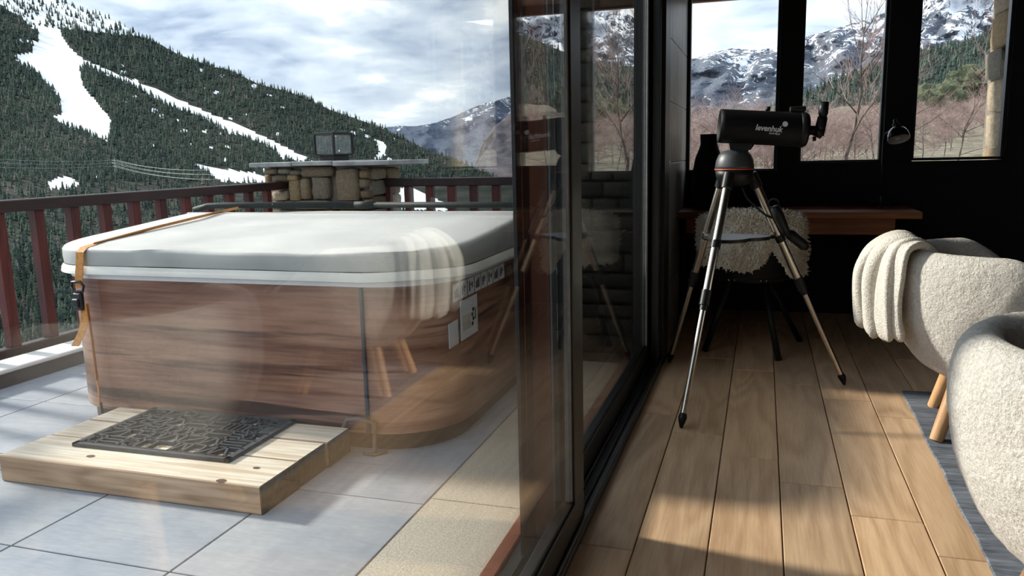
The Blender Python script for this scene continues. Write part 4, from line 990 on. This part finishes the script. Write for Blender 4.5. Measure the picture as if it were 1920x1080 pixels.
R = nh+1
Fc = [(i*R+j, (i+1)*R+j, (i+1)*R+j+1, i*R+j+1) for i in range(na) for j in range(nh)]
pe = mesh('pelt', V, Fc, WOOL, sk, True)
def tufts(name, src, mat, parent, n, L, rad, seed, flip=False, kinks=.5):
    m = src.data; g = np.random.default_rng(seed); pol = [p for p in m.polygons]; ar = np.array([p.area for p in pol]); pk_ = g.choice(len(pol), n, p=ar/ar.sum())
    V = []; Fc = []
    for k in pk_:
        p = pol[k]; vs_ = [np.array(m.vertices[i].co) for i in p.vertices]; u, v = g.uniform(0, 1, 2)
        c = (vs_[0]*(1-u)+vs_[1]*u)*(1-v)+(vs_[-1]*(1-u)+vs_[-2]*u)*v; nr_ = np.array(p.normal)*(-1 if flip else 1)
        d = nr_+g.normal(0, kinks, 3)+np.array([0, 0, -.25]); d /= np.linalg.norm(d); s1 = np.cross(d, g.normal(0, 1, 3)); s1 /= np.linalg.norm(s1)+1e-9; s2 = np.cross(d, s1)
        l = L*g.uniform(.6, 1.2); b = len(V); V += [c+s1*rad, c-s1*rad*.5+s2*rad*.87, c-s1*rad*.5-s2*rad*.87, c+d*l*.6+s1*rad*.9, c+d*l*.6-s1*rad*.5+s2*rad*.8, c+d*l*.6-s1*rad*.5-s2*rad*.8, c+d*l+g.normal(0, rad, 3)]
        Fc += [(b, b+1, b+4, b+3), (b+1, b+2, b+5, b+4), (b+2, b, b+3, b+5), (b+3, b+4, b+6), (b+4, b+5, b+6), (b+5, b+3, b+6)]
    o = mesh(name, V, Fc, mat, parent, True); o['kind'] = 'stuff'; return o
out_ = sum((Vector(p.normal).dot(Vector((p.center.x+o_.x-CC.x, p.center.y+o_.y-CC.y, 0)))) for p in pe.data.polygons if p.index % 16 > 9)
tufts('wool', pe, WOOL, sk, 9000, .026, .0042, 8, out_ < 0)

# ------------------------------------------------------------------ armchairs, throw and rug
from mathutils import noise as mnoise
def boucle():
    m, nt, b = base('boucle_wool', .95, 0, (.7, .67, .62), .1)
    v = coords(nt, (1, 1, 1)); f = noise(nt, v, 105, 5, .7, .25); f2 = noise(nt, v, 40, 3, .6)
    r = ramp(nt, [(.3, lin(200, 190, 176)), (.6, lin(236, 230, 220))]); nt.links.new(f, r.inputs[0]); nt.links.new(r.outputs[0], b.inputs['Base Color'])
    ad = nn(nt, 'ShaderNodeMath', operation='ADD'); nt.links.new(f, ad.inputs[0]); nt.links.new(f2, ad.inputs[1]); bump(nt, b, ad.outputs[0], 1.0, .012)
    b.inputs['Sheen Weight'].default_value = .3; return m
BOUC = boucle(); BEECH = wood('beech_leg', lin(196, 150, 104), lin(222, 178, 132), 2, .45, rings=6, fine=90)
prof_c = [(.0, .215), (.12, .217), (.205, .228), (.275, .265), (.33, .325), (.372, .40), (.400, .49), (.412, .58), (.412, .65), (.402, .70), (.382, .728), (.352, .741), (.318, .731), (.296, .70), (.283, .64), (.272, .56), (.262, .49)]
def smoothprof(p, n):
    p = [Vector((a, b, 0)) for a, b in p]; out = []
    L = [0]
    for a, b in zip(p, p[1:]): L.append(L[-1]+(b-a).length)
    for k in range(n):
        s = L[-1]*k/(n-1); i = max(j for j in range(len(p)-1) if L[j] <= s+1e-9); u = (s-L[i])/(L[i+1]-L[i]); p0, p1, p2, p3 = p[max(i-1, 0)], p[i], p[i+1], p[min(i+2, len(p)-1)]
        out.append(.5*((2*p1)+(p2-p0)*u+(2*p0-5*p1+4*p2-p3)*u*u+(3*p1-p0-3*p2+p3)*u**3))
    return [(q.x, q.y) for q in out]
def chairshell():
    pr = smoothprof(prof_c, 74); na = 168; V = []
    for i in range(na):
        a = 2*PI*i/na; f = abs(math.atan2(math.sin(a), math.cos(a))); s = min(1, max(0, (f-.75)/1.1)); s = .28+.72*s*s*(3-2*s)
        for r_, z_ in pr:
            z2 = z_ if z_ < .44 else .44+(z_-.44)*s
            q = Vector((max(r_, .002)*math.cos(a), max(r_, .002)*math.sin(a)*1.0, z2)); n_ = mnoise.noise(q*55)*.0035+mnoise.noise(q*9)*.006
            d = Vector((math.cos(a), math.sin(a), .4 if z_ > .7 else 0)); V.append(q+d*n_*(1 if r_ > .1 else 0))
    R = len(pr); Fc = [(i*R+j, ((i+1) % na)*R+j, ((i+1) % na)*R+j+1, i*R+j+1) for i in range(na) for j in range(R-1)]
    return V, Fc
V, Fc = chairshell(); o = mesh('shell', V, Fc, BOUC, None, True); shellm = o.data; bpy.data.objects.remove(o)
pr = [(.0, .475), (.15, .478), (.22, .472), (.262, .45), (.268, .42), (.26, .40)]
o = lathe('seat_cushion', pr[::-1], BOUC, None, 48); seatm = o.data; bpy.data.objects.remove(o)
def armchair(label, c, rz, group, legs_):
    t = thing('armchair', label, 'armchair', c, group); t.rotation_euler.z = rz
    link(bpy.data.objects.new('shell', shellm), t); link(bpy.data.objects.new('seat_cushion', seatm), t)
    for fx, fy in legs_:
        Vv, Ff = tubeverts([(fx, fy, 0), (fx*.66, fy*.70, .26)], [.0255, .031], 18); autosmooth(mesh('leg', Vv, Ff, BEECH, t), 50)
    return t
ZR = .009
C1 = Vector((.92, 3.48, ZR)); C2 = Vector((.818, 1.85, ZR))
lg4 = [(-.242, -.19), (-.168, .265), (.2, -.22), (.2, .22)]
armchair('cream boucle tub armchair with a throw over its back, nearer the desk', C1, 0, 'cream boucle armchairs', lg4)
armchair('cream boucle tub armchair in the near right corner, without a throw', C2, math.radians(0), 'cream boucle armchairs', lg4)
# throw blanket
THR = speck('knitted_throw', lin(190, 182, 170), lin(226, 220, 208), 160, .95, .9, .006, 4, spec=.1)
tw = thing('throw_blanket', 'folded beige knitted throw hanging over the back of the far armchair', 'blanket', (C1.x-.42, C1.y, .38))
def lobe(th0, th1, dr, zend, w, th, seed):
    off = rel(tw); path = [(.30, .66), (.30, .72), (.325, .752), (.37, .777), (.425, .762), (.465+dr*.6, .715), (.485+dr, .645), (.49+dr, .57), (.482+dr, .48), (.470+dr, zend+.03), (.462+dr, zend)]
    path = smoothprof(path, 34); V = []; n = 16; K = len(path)
    for k, (r_, z_) in enumerate(path):
        t = k/(K-1); a = PI+th0+(th1-th0)*t+.03*math.sin(7*t+seed)*t; p = Vector((C1.x+r_*math.cos(a), C1.y+r_*math.sin(a), z_))
        r0, z0 = path[max(k-1, 0)]; r1, z1 = path[min(k+1, K-1)]; rad = Vector((math.cos(a), math.sin(a), 0)); tn = (rad*(r1-r0)+Vector((0, 0, z1-z0))).normalized(); wd = Vector((-math.sin(a), math.cos(a), 0)); nr_ = tn.cross(wd)
        e = 1.0 if k < K-3 else (1, .8, .45)[k-(K-3)]
        ww = w*(1+.10*math.sin(5*t+seed))*(.85+.3*t)
        for j in range(n):
            q = 2*PI*j/n; cs, sn = math.cos(q), math.sin(q); cs = math.copysign(abs(cs)**.5, cs); sn = math.copysign(abs(sn)**.65, sn)
            V.append(p+wd*cs*ww/2*e+nr_*sn*th/2*e*(1+.25*math.sin(q*3+seed+4*t))-off)
    Fc = [(k*n+j, k*n+(j+1) % n, (k+1)*n+(j+1) % n, (k+1)*n+j) for k in range(K-1) for j in range(n)]+[tuple(range(n))[::-1], tuple(range((K-1)*n, K*n))]
    return V, Fc
for i, (a, b, c, d, e, f) in enumerate(((-.14, -.22, .03, .392, .15, .055), (.12, .08, .008, .382, .115, .05), (.30, .33, -.012, .388, .085, .042), (.40, .46, -.030, .40, .06, .03), (.10, .12, -.035, .43, .24, .03))):
    V, Fc = lobe(a, b, c, d, e, f, i*1.7); mesh('fold', V, Fc, THR, tw, True)
# rug
def rugm():
    m, nt, b = base('woven_grey_rug', .95, 0, (.1, .1, .1), .1)
    f = noise(nt, coords(nt, (.12, 1, 1)), 75, 5, .7); f2 = noise(nt, coords(nt, (.4, 1, 1)), 7, 3)
    r = ramp(nt, [(.3, lin(72, 76, 84)), (.7, lin(132, 137, 145))]); nt.links.new(f, r.inputs[0]); r2 = ramp(nt, [(.3, (.75, .75, .75)), (.7, (1.2, 1.2, 1.2))]); nt.links.new(f2, r2.inputs[0])
    nt.links.new(mixc(nt, 1, r.outputs[0], r2.outputs[0], 'MULTIPLY'), b.inputs['Base Color']); bump(nt, b, f, .8, .006); return m
V = []; ny = 90
for j in range(ny+1):
    y = 1.0+(3.975-1.0)*j/ny; xl = .600+.058*((y-1.0)/2.97)+.003*math.sin(y*11)+.003*mnoise.noise(Vector((y*14, 0, 0)))
    zz_ = .0065+.0015*math.sin(y*17+1)
    V += [(xl, y, .001), (xl+.004, y, zz_), (xl+.15, y, .0085), (3.6, y, .0085), (3.6, y, .001)]
Fc = [(j*5+k, (j+1)*5+k, (j+1)*5+k+1, j*5+k+1) for j in range(ny) for k in range(4)]+[(0, 1, 2, 3, 4), tuple(ny*5+k for k in range(5))[::-1]]
tag(mesh('rug', V, Fc, rugm()), 'thin dark grey woven rug under the armchairs', 'rug')

# ------------------------------------------------------------------ finer pieces hang on the part they belong to
for host, part, subs in ((ts, 'optical_tube', ('lettering', 'emblem', 'corrector_glass')), (ts, 'hand_controller', ('controller_ring',)), (lp, 'lamp_shade', ('shade_lining', 'shade_neck', 'bulb')), (sp, 'buckle', ('buckle_lever', 'buckle_ring')), (lf, 'bar', ('joint_sleeve',))):
    kids = [c for c in bpy.data.objects if c.parent is host]
    main = [c for c in kids if c.name.split('.')[0] == part][0]
    for c in kids:
        if c.name.split('.')[0] in subs: c.parent = main
stk = [c for c in bpy.data.objects if c.parent is tb and c.name.split('.')[0] == 'sticker']
for c in [c for c in bpy.data.objects if c.parent is tb and c.name.startswith('sticker_print')]:
    q = sum((v.co for v in c.data.vertices), Vector())/8
    for h in stk:
        ys = [v.co.y for v in h.data.vertices]; zs2 = [v.co.z for v in h.data.vertices]
        if min(ys) <= q.y <= max(ys) and min(zs2) <= q.z <= max(zs2): c.parent = h; break
